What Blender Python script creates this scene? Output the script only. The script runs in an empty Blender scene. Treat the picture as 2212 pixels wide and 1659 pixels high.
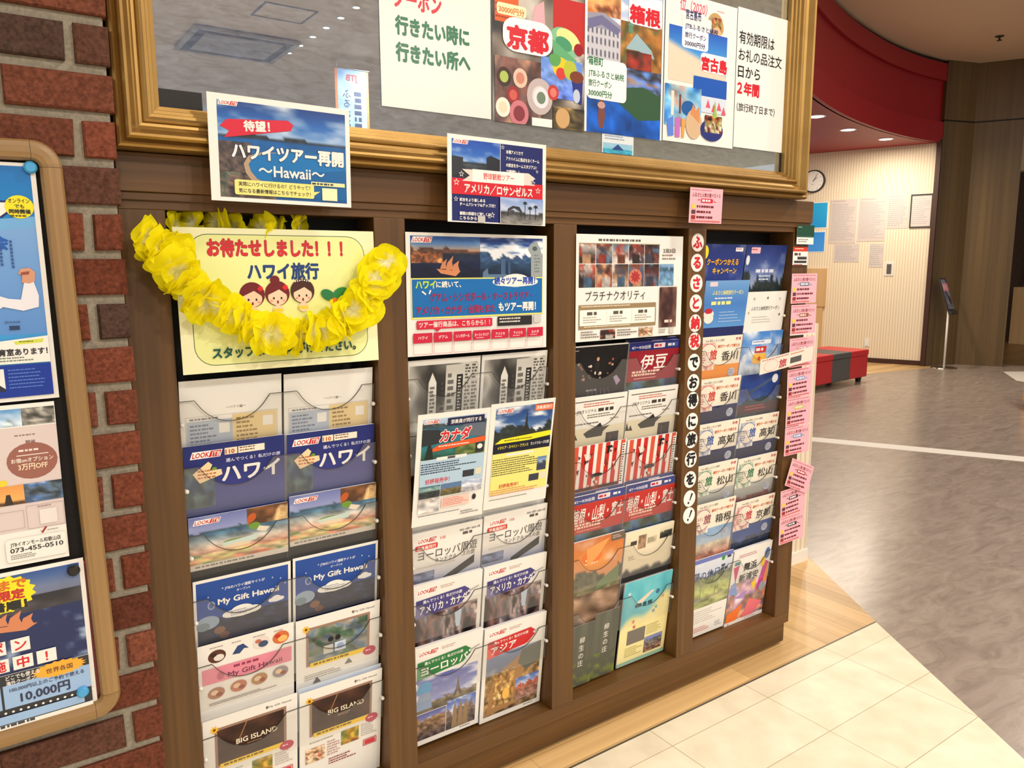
import bpy, bmesh, math, random
import numpy as np
from mathutils import Vector, Matrix

# ---------------------------------------------------------------- camera, light, exposure
scn = bpy.context.scene
COL = scn.collection
scn.view_settings.view_transform = 'Standard'
scn.view_settings.look = 'None'
scn.view_settings.exposure = -0.04
scn.view_settings.gamma = 1.0
scn.view_settings.use_curve_mapping = False

cam_d = bpy.data.cameras.new('camera')
cam = bpy.data.objects.new('camera', cam_d)
COL.objects.link(cam)
cam_d.sensor_fit = 'HORIZONTAL'
cam_d.sensor_width = 36.0
cam_d.lens = 1660.5 / 2212 * 36
cam_d.clip_start = 0.02
_rt = Vector((0.82047, -0.57168, -0.00393)); _up = Vector((0.08985, 0.12216, 0.98844)); _fw = Vector((0.56458, 0.81134, -0.15159))
cam.matrix_world = Matrix(((_rt.x, _up.x, -_fw.x, -0.3285), (_rt.y, _up.y, -_fw.y, -1.6791), (_rt.z, _up.z, -_fw.z, 1.4421), (0, 0, 0, 1)))
scn.camera = cam

world = bpy.data.worlds.new('mall'); scn.world = world
world.use_nodes = True
world.node_tree.nodes['Background'].inputs[0].default_value = (1.0, 0.95, 0.88, 1)
world.node_tree.nodes['Background'].inputs[1].default_value = 0.68

CEIL = 4.18
def area(name, loc, power, size, color=(1, 0.93, 0.84), target=None, spread=math.pi):
    d = bpy.data.lights.new(name, 'AREA'); d.energy = power; d.shape = 'DISK'; d.size = size; d.color = color; d.spread = spread
    o = bpy.data.objects.new(name, d); COL.objects.link(o); o.location = loc
    if target is not None:
        o.rotation_euler = (Vector(target) - Vector(loc)).to_track_quat('-Z', 'Y').to_euler()
    return o
# lamps of the mall ceiling in front of the rack (their fittings are built further down)
LAMPS = [(-1.0, -4.0, 85, 0.45), (1.7, -4.3, 120, 0.45), (2.0, -1.5, 62, 0.45), (-4.2, -1.8, 40, 0.3), (4.6, -7.6, 190, 0.3),
         (5.2, -1.4, 120, 0.3), (0.2, -8.2, 170, 0.3), (8.4, 1.0, 45, 0.3)]  # farthest pair behind the viewer: one added, one boosted, to brighten the reflected ceiling
for i, (x, y, p, s) in enumerate(LAMPS):
    area('ceiling_lamp', (x, y, CEIL - 0.06), p, s)
# lamps in the red soffit over the waiting corner
SOFFIT_LAMPS = [(7.66, 3.76), (8.76, 4.06), (9.85, 4.19)]
SOFZ = 3.1
for x, y in SOFFIT_LAMPS:
    area('soffit_lamp', (x, y, SOFZ - 0.03), 34, 0.16, (1, 0.88, 0.7))

# ---------------------------------------------------------------- helpers
def lin(c):
    c = np.clip(np.asarray(c, float), 0, 255) / 255.0
    return np.where(c <= 0.04045, c / 12.92, ((c + 0.055) / 1.055) ** 2.4)

class MB:
    def __init__(s): s.v = []; s.f = []; s.m = []; s.c = []; s.n = 0
    def add(s, verts, faces, mat=0, col=(1, 1, 1)):
        verts = np.asarray(verts, float).reshape(-1, 3)
        c = np.asarray(col, float)
        s.c.append(np.tile(c, (len(verts), 1)) if c.ndim == 1 else c)
        s.v.append(verts); b = s.n
        s.f += [tuple(int(i) + b for i in f) for f in faces]; s.m += [mat] * len(faces); s.n += len(verts)
    def box(s, a, b, mat=0, col=(1, 1, 1), M=None):
        x0, y0, z0 = a; x1, y1, z1 = b
        v = [(x0, y0, z0), (x1, y0, z0), (x1, y1, z0), (x0, y1, z0), (x0, y0, z1), (x1, y0, z1), (x1, y1, z1), (x0, y1, z1)]
        if M is not None: v = [M @ Vector(p) for p in v]
        s.add(v, [(0, 3, 2, 1), (4, 5, 6, 7), (0, 1, 5, 4), (1, 2, 6, 5), (2, 3, 7, 6), (3, 0, 4, 7)], mat, col)
    def prism(s, pts, z0, z1, mat=0, col=(1, 1, 1)):
        n = len(pts); a = sum(pts[i][0] * pts[(i + 1) % n][1] - pts[(i + 1) % n][0] * pts[i][1] for i in range(n))
        if a < 0: pts = pts[::-1]
        v = [(p[0], p[1], z0) for p in pts] + [(p[0], p[1], z1) for p in pts]
        f = [tuple(range(n - 1, -1, -1)), tuple(range(n, 2 * n))] + [(i, (i + 1) % n, n + (i + 1) % n, n + i) for i in range(n)]
        s.add(v, f, mat, col)
    def cyl(s, p0, p1, r0, r1=None, n=20, mat=0, col=(1, 1, 1)):
        r1 = r0 if r1 is None else r1
        p0 = Vector(p0); p1 = Vector(p1); d = (p1 - p0).normalized()
        a = d.orthogonal().normalized(); b = d.cross(a)
        v = []
        for p, r in ((p0, r0), (p1, r1)):
            v += [p + (a * math.cos(t) + b * math.sin(t)) * r for t in (2 * math.pi * i / n for i in range(n))]
        f = [(i, (i + 1) % n, n + (i + 1) % n, n + i) for i in range(n)] + [tuple(range(n - 1, -1, -1)), tuple(range(n, 2 * n))]
        s.add(v, f, mat, col)
    def ball(s, c, r, mat=0, col=(1, 1, 1), n=10, k=6, sc=(1, 1, 1)):
        v = [(c[0], c[1], c[2] - r * sc[2])]
        for j in range(1, k):
            t = math.pi * j / k
            v += [(c[0] + r * sc[0] * math.sin(t) * math.cos(2 * math.pi * i / n), c[1] + r * sc[1] * math.sin(t) * math.sin(2 * math.pi * i / n), c[2] - r * sc[2] * math.cos(t)) for i in range(n)]
        v.append((c[0], c[1], c[2] + r * sc[2])); L = len(v) - 1
        f = [(0, 1 + (i + 1) % n, 1 + i) for i in range(n)]
        for j in range(k - 2):
            o = 1 + j * n
            f += [(o + i, o + (i + 1) % n, o + n + (i + 1) % n, o + n + i) for i in range(n)]
        o = 1 + (k - 2) * n
        f += [(o + i, o + (i + 1) % n, L) for i in range(n)]
        s.add(v, f, mat, col)
    def build(s, name, mats, parent=None, smooth=False, bevel=0, seg=2):
        me = bpy.data.meshes.new(name)
        V = np.concatenate(s.v) if s.v else np.zeros((0, 3))
        me.from_pydata(V.tolist(), [], s.f)
        for m in (mats if isinstance(mats, (list, tuple)) else [mats]): me.materials.append(m)
        me.polygons.foreach_set('material_index', s.m)
        if smooth: me.polygons.foreach_set('use_smooth', [True] * len(s.f))
        at = me.color_attributes.new('Col', 'FLOAT_COLOR', 'POINT')
        C = np.ones((len(V), 4)); C[:, :3] = np.concatenate(s.c)
        at.data.foreach_set('color', C.ravel())
        me.update()
        o = bpy.data.objects.new(name, me); COL.objects.link(o)
        if parent is not None: o.parent = parent
        if bevel:
            b = o.modifiers.new('bevel', 'BEVEL'); b.width = bevel; b.segments = seg; b.limit_method = 'ANGLE'
        return o

def empty(name, loc=(0, 0, 0), rot=(0, 0, 0)):
    o = bpy.data.objects.new(name, None); COL.objects.link(o); o.location = loc; o.rotation_euler = rot; o.empty_display_size = 0.05
    return o
def tag(o, label, cat, group=None):
    o['label'] = label; o['category'] = cat
    if group: o['group'] = group
    return o
def struct(o): o['kind'] = 'structure'; return o

# ---------------------------------------------------------------- materials
def mat(name, build):
    m = bpy.data.materials.new(name); m.use_nodes = True
    nt = m.node_tree; b = nt.nodes['Principled BSDF']
    build(nt, b, nt.nodes.new, nt.links.new)
    return m
def simple(name, col, rough=0.5, metal=0.0, spec=0.5, noise=0.0, nscale=40, bump=0.0):
    def f(nt, b, N, L):
        c = lin(col)
        b.inputs['Roughness'].default_value = rough; b.inputs['Metallic'].default_value = metal
        b.inputs['Specular IOR Level'].default_value = spec
        tc = N('ShaderNodeTexCoord'); n = N('ShaderNodeTexNoise'); n.inputs['Scale'].default_value = nscale; n.inputs['Detail'].default_value = 4
        L(tc.outputs['Object'], n.inputs['Vector'])
        r = N('ShaderNodeValToRGB'); L(n.outputs['Fac'], r.inputs['Fac'])
        r.color_ramp.elements[0].position = 0.3; r.color_ramp.elements[1].position = 0.7
        r.color_ramp.elements[0].color = (*(c * (1 - noise)), 1); r.color_ramp.elements[1].color = (*(np.clip(c * (1 + noise), 0, 1)), 1)
        L(r.outputs['Color'], b.inputs['Base Color'])
        if bump:
            bp = N('ShaderNodeBump'); bp.inputs['Strength'].default_value = bump; bp.inputs['Distance'].default_value = 0.002
            L(n.outputs['Fac'], bp.inputs['Height']); L(bp.outputs['Normal'], b.inputs['Normal'])
    return mat(name, f)
def printed(name, rough, spec=0.35, bump=0.0, scale=60, var=0.0, trans=0.0):
    def f(nt, b, N, L):
        a = N('ShaderNodeAttribute'); a.attribute_name = 'Col'
        n = N('ShaderNodeTexNoise'); n.inputs['Scale'].default_value = scale; n.inputs['Detail'].default_value = 6
        tc = N('ShaderNodeTexCoord'); L(tc.outputs['Object'], n.inputs['Vector'])
        src = a.outputs['Color']
        if var:
            mr = N('ShaderNodeMapRange'); mr.inputs['From Min'].default_value = 0.3; mr.inputs['From Max'].default_value = 0.7
            mr.inputs['To Min'].default_value = 1 - var; mr.inputs['To Max'].default_value = 1 + var
            L(n.outputs['Fac'], mr.inputs['Value'])
            mx = N('ShaderNodeVectorMath'); mx.operation = 'SCALE'; L(src, mx.inputs[0]); L(mr.outputs['Result'], mx.inputs['Scale'])
            src = mx.outputs['Vector']
        L(src, b.inputs['Base Color'])
        b.inputs['Roughness'].default_value = rough; b.inputs['Specular IOR Level'].default_value = spec
        if bump:
            bp = N('ShaderNodeBump'); bp.inputs['Strength'].default_value = bump; bp.inputs['Distance'].default_value = 0.003
            L(n.outputs['Fac'], bp.inputs['Height']); L(bp.outputs['Normal'], b.inputs['Normal'])
        if trans:
            t = N('ShaderNodeBsdfTranslucent'); L(src, t.inputs['Color']); ms = N('ShaderNodeMixShader'); ms.inputs[0].default_value = trans
            L(b.outputs[0], ms.inputs[1]); L(t.outputs[0], ms.inputs[2]); L(ms.outputs[0], nt.nodes['Material Output'].inputs['Surface'])
    return mat(name, f)
def wood(name, c0, c1, axis, rough=0.5, grain=1.0, planks=None, c2=None):
    """wood grain running along axis 'X', 'Y' or 'Z'; planks = width of boards across the floor"""
    def f(nt, b, N, L):
        tc = N('ShaderNodeTexCoord'); mp = N('ShaderNodeMapping'); L(tc.outputs['Object'], mp.inputs['Vector'])
        sc = {'X': (1.2, 60, 60), 'Y': (60, 1.2, 60), 'Z': (60, 60, 1.2)}[axis]
        mp.inputs['Scale'].default_value = [q * grain for q in sc]
        n = N('ShaderNodeTexNoise'); n.inputs['Scale'].default_value = 1.0; n.inputs['Detail'].default_value = 5; n.inputs['Distortion'].default_value = 0.4
        L(mp.outputs[0], n.inputs['Vector'])
        mp2 = N('ShaderNodeMapping'); L(tc.outputs['Object'], mp2.inputs['Vector']); mp2.inputs['Scale'].default_value = [q * 0.13 * grain for q in sc]
        n2 = N('ShaderNodeTexNoise'); n2.inputs['Scale'].default_value = 1.0; n2.inputs['Detail'].default_value = 3; L(mp2.outputs[0], n2.inputs['Vector'])
        ad = N('ShaderNodeMath'); ad.operation = 'MULTIPLY_ADD'; ad.inputs[1].default_value = 0.55
        L(n2.outputs['Fac'], ad.inputs[0])
        h = N('ShaderNodeMath'); h.operation = 'MULTIPLY'; h.inputs[1].default_value = 0.45; L(n.outputs['Fac'], h.inputs[0]); L(h.outputs[0], ad.inputs[2])
        r = N('ShaderNodeValToRGB'); L(ad.outputs[0], r.inputs['Fac'])
        r.color_ramp.elements[0].position = 0.34; r.color_ramp.elements[1].position = 0.66
        r.color_ramp.elements[0].color = (*lin(c0), 1); r.color_ramp.elements[1].color = (*lin(c1), 1)
        out = r.outputs['Color']
        if planks:
            br = N('ShaderNodeTexBrick'); br.offset = 0.37
            m3 = N('ShaderNodeMapping'); L(tc.outputs['Object'], m3.inputs['Vector'])
            if axis == 'Y': m3.inputs['Rotation'].default_value = (0, 0, math.pi / 2)
            L(m3.outputs[0], br.inputs['Vector']); br.inputs['Scale'].default_value = 1; br.inputs['Brick Width'].default_value = 0.9
            br.inputs['Row Height'].default_value = planks; br.inputs['Mortar Size'].default_value = 0.0008
            br.inputs['Color1'].default_value = (1.12, 1.1, 1.05, 1); br.inputs['Color2'].default_value = (0.8, 0.78, 0.72, 1); br.inputs['Mortar'].default_value = (0.55, 0.5, 0.42, 1)
            mu = N('ShaderNodeMix'); mu.data_type = 'RGBA'; mu.blend_type = 'MULTIPLY'; mu.inputs[0].default_value = 1.0
            L(out, mu.inputs[6]); L(br.outputs['Color'], mu.inputs[7]); out = mu.outputs[2]
        L(out, b.inputs['Base Color']); b.inputs['Roughness'].default_value = rough
        bp = N('ShaderNodeBump'); bp.inputs['Strength'].default_value = 0.06; bp.inputs['Distance'].default_value = 0.001
        L(n.outputs['Fac'], bp.inputs['Height']); L(bp.outputs['Normal'], b.inputs['Normal'])
    return mat(name, f)

M_PAPER = printed('printed_paper', 0.5)
M_GLOSSY = printed('laminated_print', 0.28, 0.5)
M_BRICK = printed('brick_face', 0.9, 0.15, 0.7, 150, 0.38)
M_MORTAR = simple('mortar', (150, 142, 125), 0.9, noise=0.18, nscale=180, bump=0.6)
M_PETAL = printed('fabric_petal', 0.75, 0.2, 0.15, 120, 0.0, 0.5)
M_WOODV = wood('walnut_laminate_upright', (72, 47, 18), (112, 76, 31), 'Z')
M_WOODH = wood('walnut_laminate_rail', (72, 47, 18), (110, 74, 30), 'X')
M_OAKX = wood('oak_floor_strip', (176, 138, 88), (226, 192, 138), 'X', 0.35, 0.5, 0.09)
M_OAKY = wood('oak_floor_boards', (176, 138, 88), (228, 194, 140), 'Y', 0.35, 0.5, 0.09)
M_BOARDX = wood('light_walnut_moulding_across', (120, 92, 54), (160, 126, 80), 'X', 0.4)
M_BOARDZ = wood('light_walnut_moulding_upright', (120, 92, 54), (160, 126, 80), 'Z', 0.4)
M_PANEL = wood('brown_wall_veneer', (78, 58, 28), (110, 86, 46), 'Z', 0.5, 0.35)
M_BEECH = wood('beech_panel', (196, 158, 108), (220, 184, 134), 'Z', 0.5, 0.4)
M_BLACK = simple('black_board', (16, 14, 13), 0.6)
M_FELT = simple('black_felt', (24, 21, 20), 0.95, noise=0.3, nscale=300)
M_DARKBROWN = simple('dark_brown_trim', (62, 34, 24), 0.45)
M_STEEL = simple('polished_steel', (205, 203, 198), 0.2, 1.0)
M_WHITEMETAL = simple('white_metal', (225, 222, 215), 0.3)
M_RED = simple('red_paint', (150, 12, 24), 0.5, noise=0.03)
M_CEIL = simple('ceiling_paint', (222, 200, 172), 0.8, noise=0.02)
M_WHITE = simple('white_paint', (236, 232, 222), 0.5)
M_GREYTRIM = simple('grey_metal_trim', (110, 106, 98), 0.4, 0.6)
M_REDVINYL = simple('red_vinyl', (190, 24, 32), 0.4, noise=0.04)
M_GREYVINYL = simple('grey_vinyl', (74, 74, 74), 0.45, noise=0.05)
M_YELLOWVINYL = simple('yellow_vinyl', (226, 150, 14), 0.45, noise=0.04)
M_BLUE = simple('blue_panel', (26, 44, 104), 0.4)
M_DARKGREY = simple('dark_grey_plastic', (48, 47, 46), 0.5)
def _gold(nt, b, N, L):
    tc = N('ShaderNodeTexCoord'); n = N('ShaderNodeTexNoise'); n.inputs['Scale'].default_value = 9; n.inputs['Detail'].default_value = 6
    L(tc.outputs['Object'], n.inputs['Vector'])
    r = N('ShaderNodeValToRGB'); L(n.outputs['Fac'], r.inputs['Fac'])
    r.color_ramp.elements[0].color = (*lin((138, 106, 54)), 1); r.color_ramp.elements[1].color = (*lin((182, 146, 84)), 1)
    L(r.outputs['Color'], b.inputs['Base Color']); b.inputs['Metallic'].default_value = 0.75; b.inputs['Roughness'].default_value = 0.36
M_GOLD = mat('gilt_moulding', _gold)
def _acr(nt, b, N, L):
    t = N('ShaderNodeBsdfTransparent'); g = N('ShaderNodeBsdfGlossy'); g.inputs['Roughness'].default_value = 0.08; g.inputs['Color'].default_value = (1, 1, 1, 1)
    d = N('ShaderNodeBsdfDiffuse'); d.inputs['Color'].default_value = (0.95, 0.93, 0.88, 1)  # pale diffuse share paints in the haze of reflected surroundings
    m1 = N('ShaderNodeMixShader'); m1.inputs[0].default_value = 0.065; L(t.outputs[0], m1.inputs[1]); L(d.outputs[0], m1.inputs[2])
    fr = N('ShaderNodeFresnel'); fr.inputs['IOR'].default_value = 1.45
    fm = N('ShaderNodeMath'); fm.operation = 'MULTIPLY'; fm.inputs[1].default_value = 0.42; L(fr.outputs[0], fm.inputs[0]); m2 = N('ShaderNodeMixShader'); L(fm.outputs[0], m2.inputs[0]); L(m1.outputs[0], m2.inputs[1]); L(g.outputs[0], m2.inputs[2])
    L(m2.outputs[0], nt.nodes['Material Output'].inputs['Surface'])
M_ACRYLIC = mat('clear_acrylic', _acr)
M_ACREDGE = simple('acrylic_cut_edge', (54, 52, 50), 0.2, spec=0.8)
def _pict(nt, b, N, L):
    tc = N('ShaderNodeTexCoord'); mp = N('ShaderNodeMapping'); L(tc.outputs['Object'], mp.inputs['Vector']); mp.inputs['Scale'].default_value = (14, 14, 52)
    n = N('ShaderNodeTexNoise'); n.inputs['Scale'].default_value = 1.6; n.inputs['Detail'].default_value = 9; n.inputs['Roughness'].default_value = 0.75; n.inputs['Distortion'].default_value = 0.6
    L(mp.outputs[0], n.inputs['Vector'])
    sx = N('ShaderNodeSeparateXYZ'); L(tc.outputs['Object'], sx.inputs[0])
    mr = N('ShaderNodeMapRange'); mr.inputs['From Min'].default_value = 0.0; mr.inputs['From Max'].default_value = 1.3; L(sx.outputs['X'], mr.inputs['Value'])
    r = N('ShaderNodeValToRGB'); L(n.outputs['Fac'], r.inputs['Fac'])
    r.color_ramp.elements[0].position = 0.25; r.color_ramp.elements[1].position = 0.75
    r.color_ramp.elements[0].color = (*lin((62, 70, 98)), 1); r.color_ramp.elements[1].color = (*lin((186, 202, 236)), 1)
    r2 = N('ShaderNodeValToRGB'); L(n.outputs['Fac'], r2.inputs['Fac'])
    r2.color_ramp.elements[0].position = 0.25; r2.color_ramp.elements[1].position = 0.75
    r2.color_ramp.elements[0].color = (*lin((80, 80, 74)), 1); r2.color_ramp.elements[1].color = (*lin((176, 178, 170)), 1)
    mx = N('ShaderNodeMix'); mx.data_type = 'RGBA'; L(mr.outputs[0], mx.inputs[0]); L(r.outputs[0], mx.inputs[6]); L(r2.outputs[0], mx.inputs[7])
    d = N('ShaderNodeBsdfDiffuse'); L(mx.outputs[2], d.inputs['Color'])
    g = N('ShaderNodeBsdfGlossy'); g.inputs['Roughness'].default_value = 0.004; g.inputs['Color'].default_value = (0.76, 0.89, 1.0, 1)
    ms = N('ShaderNodeMixShader'); ms.inputs[0].default_value = 0.66; L(d.outputs[0], ms.inputs[1]); L(g.outputs[0], ms.inputs[2])
    L(ms.outputs[0], nt.nodes['Material Output'].inputs['Surface'])
M_PICTURE = mat('picture_under_glass', _pict)
def _tile(nt, b, N, L):
    tc = N('ShaderNodeTexCoord'); mp = N('ShaderNodeMapping'); L(tc.outputs['Object'], mp.inputs['Vector']); mp.inputs['Location'].default_value = (0.085, 0.2 + 0.23 * 40, 0)
    br = N('ShaderNodeTexBrick'); br.offset = 0; br.inputs['Scale'].default_value = 1; br.inputs['Brick Width'].default_value = 0.458; br.inputs['Row Height'].default_value = 0.23
    br.inputs['Mortar Size'].default_value = 0.0012; br.inputs['Color1'].default_value = (*lin((240, 231, 208)), 1); br.inputs['Color2'].default_value = (*lin((233, 222, 197)), 1); br.inputs['Mortar'].default_value = (*lin((176, 160, 130)), 1)
    L(mp.outputs[0], br.inputs['Vector'])
    n = N('ShaderNodeTexNoise'); n.inputs['Scale'].default_value = 9; n.inputs['Detail'].default_value = 8; L(tc.outputs['Object'], n.inputs['Vector'])
    r = N('ShaderNodeValToRGB'); L(n.outputs['Fac'], r.inputs['Fac']); r.color_ramp.elements[0].position = 0.3; r.color_ramp.elements[1].position = 0.7
    r.color_ramp.elements[0].color = (0.88, 0.87, 0.82, 1); r.color_ramp.elements[1].color = (1.05, 1.05, 1.05, 1)
    mu = N('ShaderNodeMix'); mu.data_type = 'RGBA'; mu.blend_type = 'MULTIPLY'; mu.inputs[0].default_value = 1; L(br.outputs[0], mu.inputs[6]); L(r.outputs[0], mu.inputs[7])
    L(mu.outputs[2], b.inputs['Base Color']); b.inputs['Roughness'].default_value = 0.4
M_TILE = mat('cream_floor_tile', _tile)
def _vinyl(nt, b, N, L):
    tc = N('ShaderNodeTexCoord'); mp = N('ShaderNodeMapping'); L(tc.outputs['Object'], mp.inputs['Vector']); mp.inputs['Scale'].default_value = (2.2, 7, 1); mp.inputs['Rotation'].default_value = (0, 0, 0.7)
    n = N('ShaderNodeTexNoise'); n.inputs['Scale'].default_value = 1.7; n.inputs['Detail'].default_value = 9; n.inputs['Roughness'].default_value = 0.68; n.inputs['Distortion'].default_value = 1.4
    L(mp.outputs[0], n.inputs['Vector'])
    r = N('ShaderNodeValToRGB'); L(n.outputs['Fac'], r.inputs['Fac'])
    r.color_ramp.elements[0].position = 0.3; r.color_ramp.elements[1].position = 0.72
    r.color_ramp.elements[0].color = (*lin((132, 119, 110)), 1); r.color_ramp.elements[1].color = (*lin((170, 157, 145)), 1)
    L(r.outputs[0], b.inputs['Base Color']); b.inputs['Roughness'].default_value = 0.26; b.inputs['Specular IOR Level'].default_value = 0.6
M_VINYL = mat('grey_marbled_vinyl', _vinyl)
def _paperwall(nt, b, N, L):
    tc = N('ShaderNodeTexCoord'); w = N('ShaderNodeTexWave'); w.wave_type = 'BANDS'; w.bands_direction = 'X'; w.inputs['Scale'].default_value = 8.5; w.inputs['Distortion'].default_value = 0.15
    L(tc.outputs['Object'], w.inputs['Vector'])
    r = N('ShaderNodeValToRGB'); L(w.outputs['Fac'], r.inputs['Fac'])
    r.color_ramp.elements[0].position = 0.1; r.color_ramp.elements[1].position = 0.5
    r.color_ramp.elements[0].color = (*lin((214, 196, 168)), 1); r.color_ramp.elements[1].color = (*lin((234, 220, 196)), 1)
    L(r.outputs[0], b.inputs['Base Color']); b.inputs['Roughness'].default_value = 0.8
M_WALLPAPER = mat('striped_cream_wallpaper', _paperwall)
def emis(name, col, s):
    def f(nt, b, N, L):
        b.inputs['Emission Color'].default_value = (*col, 1); b.inputs['Emission Strength'].default_value = s
    return mat(name, f)
M_LAMP = emis('lamp_glow', (1, 0.93, 0.8), 9)
M_RECESS = simple('dark_recess_wall', (66, 46, 28), 0.7, noise=0.35, nscale=30)
M_PANELF = wood('brown_floor_boards', (120, 92, 56), (150, 118, 76), 'X', 0.35, 0.4, 0.12)
# ---------------------------------------------------------------- printing: flat artwork as coloured layers on a sheet
_TX = {}
def glyphs(s):
    k = s
    if k not in _TX:
        c = bpy.data.curves.new('lettering', 'FONT'); c.body = s; c.resolution_u = 2
        o = bpy.data.objects.new('lettering', c); m = o.to_mesh()
        v = np.array([(p.co.x, p.co.y) for p in m.vertices]).reshape(-1, 2)
        f = [tuple(p.vertices) for p in m.polygons]
        o.to_mesh_clear(); bpy.data.objects.remove(o); bpy.data.curves.remove(c)
        _TX[k] = (v, f)
    return _TX[k]

W_ = (235, 233, 227)
class Sheet:
    """artwork in millimetres from the top-left corner; becomes a thin leaf standing on z = 0, face towards -y"""
    def __init__(s, w, h, base=W_, curl=0.0, thick=0.4, wave=0.0, k=1.033, disc=False, art=None):
        s.ym = None; s.ax, s.ay = (w / art[0], h / art[1]) if art else (1, 1)
        s.w, s.h, s.curl, s.wave, s.K = w, h, curl, wave, k / 1000; s.mb = MB(); s.k = 0
        ny = 12 if curl or wave else 1; nx = 6 if wave else 1
        s.nx, s.ny = nx, ny
        if disc:
            s.mb.cyl((0, 0.0006, h / 2 * s.K), (0, 0, h / 2 * s.K), w / 2 * s.K, n=32, col=lin(base)); return
        # leaf body: front, back and edges
        P, F = [], []
        for y in (0, thick):
            for j in range(ny + 1):
                for i in range(nx + 1):
                    q = s.m(w * i / nx, h * j / ny, 0); P.append((q[0], q[1] + y / 1000, q[2]))
        n1 = (nx + 1) * (ny + 1); id_ = lambda a, i, j: a * n1 + j * (nx + 1) + i
        for j in range(ny):
            for i in range(nx):
                F.append((id_(0, i, j), id_(0, i, j + 1), id_(0, i + 1, j + 1), id_(0, i + 1, j)))
                F.append((id_(1, i, j), id_(1, i + 1, j), id_(1, i + 1, j + 1), id_(1, i, j + 1)))
        for j in range(ny):
            F.append((id_(0, 0, j), id_(1, 0, j), id_(1, 0, j + 1), id_(0, 0, j + 1))); F.append((id_(0, nx, j), id_(0, nx, j + 1), id_(1, nx, j + 1), id_(1, nx, j)))
        for i in range(nx):
            F.append((id_(0, i, 0), id_(0, i + 1, 0), id_(1, i + 1, 0), id_(1, i, 0))); F.append((id_(0, i, ny), id_(1, i, ny), id_(1, i + 1, ny), id_(0, i + 1, ny)))
        s.mb.add(P, F, 0, lin(base))
    def m(s, x, y, k):
        t = 1 - y / s.h
        yy = s.curl * (t * t - t * 0.4) + s.wave * math.sin(math.pi * x / s.w) * t
        return ((x - s.w / 2) * s.K, yy - k * 0.00007, (s.h - y) * s.K)
    def put(s, pts, faces, col):
        s.k += 1
        if s.ym: pts = [(x, float(np.interp(y, s.ym[0], s.ym[1]))) for x, y in pts]
        s.mb.add([s.m(x * s.ax, y * s.ay, s.k) for x, y in pts], faces, 0, col)
    def r(s, x0, y0, x1, y1, c):
        n = max(1, int(s.ny * (y1 - y0) / s.h)) if s.curl or s.wave else 1
        m = s.nx
        p = [(x0 + (x1 - x0) * i / m, y0 + (y1 - y0) * j / n) for j in range(n + 1) for i in range(m + 1)]
        f = [(j * (m + 1) + i, (j + 1) * (m + 1) + i, (j + 1) * (m + 1) + i + 1, j * (m + 1) + i + 1) for j in range(n) for i in range(m)]
        s.put(p, f, lin(c)); return s
    def g(s, pts, c):
        a = sum(pts[i - 1][0] * pts[i][1] - pts[i][0] * pts[i - 1][1] for i in range(len(pts)))
        s.put(pts, [tuple(range(len(pts))) if a < 0 else tuple(range(len(pts) - 1, -1, -1))], lin(c)); return s
    def e(s, x, y, rx, ry, c, n=22, rot=0.0):
        cr, sr = math.cos(rot), math.sin(rot)
        return s.g([(x + rx * math.cos(t) * cr - ry * math.sin(t) * sr, y + rx * math.cos(t) * sr + ry * math.sin(t) * cr) for t in (2 * math.pi * i / n for i in range(n))], c)
    def rr(s, x0, y0, x1, y1, q, c):
        p = []
        for cx, cy, a in ((x1 - q, y0 + q, -90), (x1 - q, y1 - q, 0), (x0 + q, y1 - q, 90), (x0 + q, y0 + q, 180)):
            p += [(cx + q * math.cos(math.radians(a + d)), cy + q * math.sin(math.radians(a + d))) for d in (0, 15, 30, 45, 60, 75, 90)]
        return s.g(p, c)
    def fr(s, x0, y0, x1, y1, t, c):
        s.r(x0, y0, x1, y0 + t, c); s.r(x0, y1 - t, x1, y1, c); s.r(x0, y0 + t, x0 + t, y1 - t, c); return s.r(x1 - t, y0 + t, x1, y1 - t, c)
    def burst(s, x, y, rx, ry, n, c, d=0.8):
        return s.g([(x + rx * (1 if i % 2 else d) * math.cos(math.pi * i / n), y + ry * (1 if i % 2 else d) * math.sin(math.pi * i / n)) for i in range(2 * n)], c)
    def star(s, x, y, q, c):
        return s.g([(x + q * (1 if i % 2 == 0 else 0.42) * math.sin(math.pi * i / 5), y - q * (1 if i % 2 == 0 else 0.42) * math.cos(math.pi * i / 5)) for i in range(10)], c)
    def cloud(s, x, y, rx, ry, c=W_):
        s.e(x, y, rx * 0.6, ry, c); s.e(x - rx * 0.55, y + ry * 0.2, rx * 0.45, ry * 0.62, c); s.e(x + rx * 0.55, y + ry * 0.2, rx * 0.45, ry * 0.62, c); return s.e(x, y + ry * 0.4, rx * 0.8, ry * 0.55, c)
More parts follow.
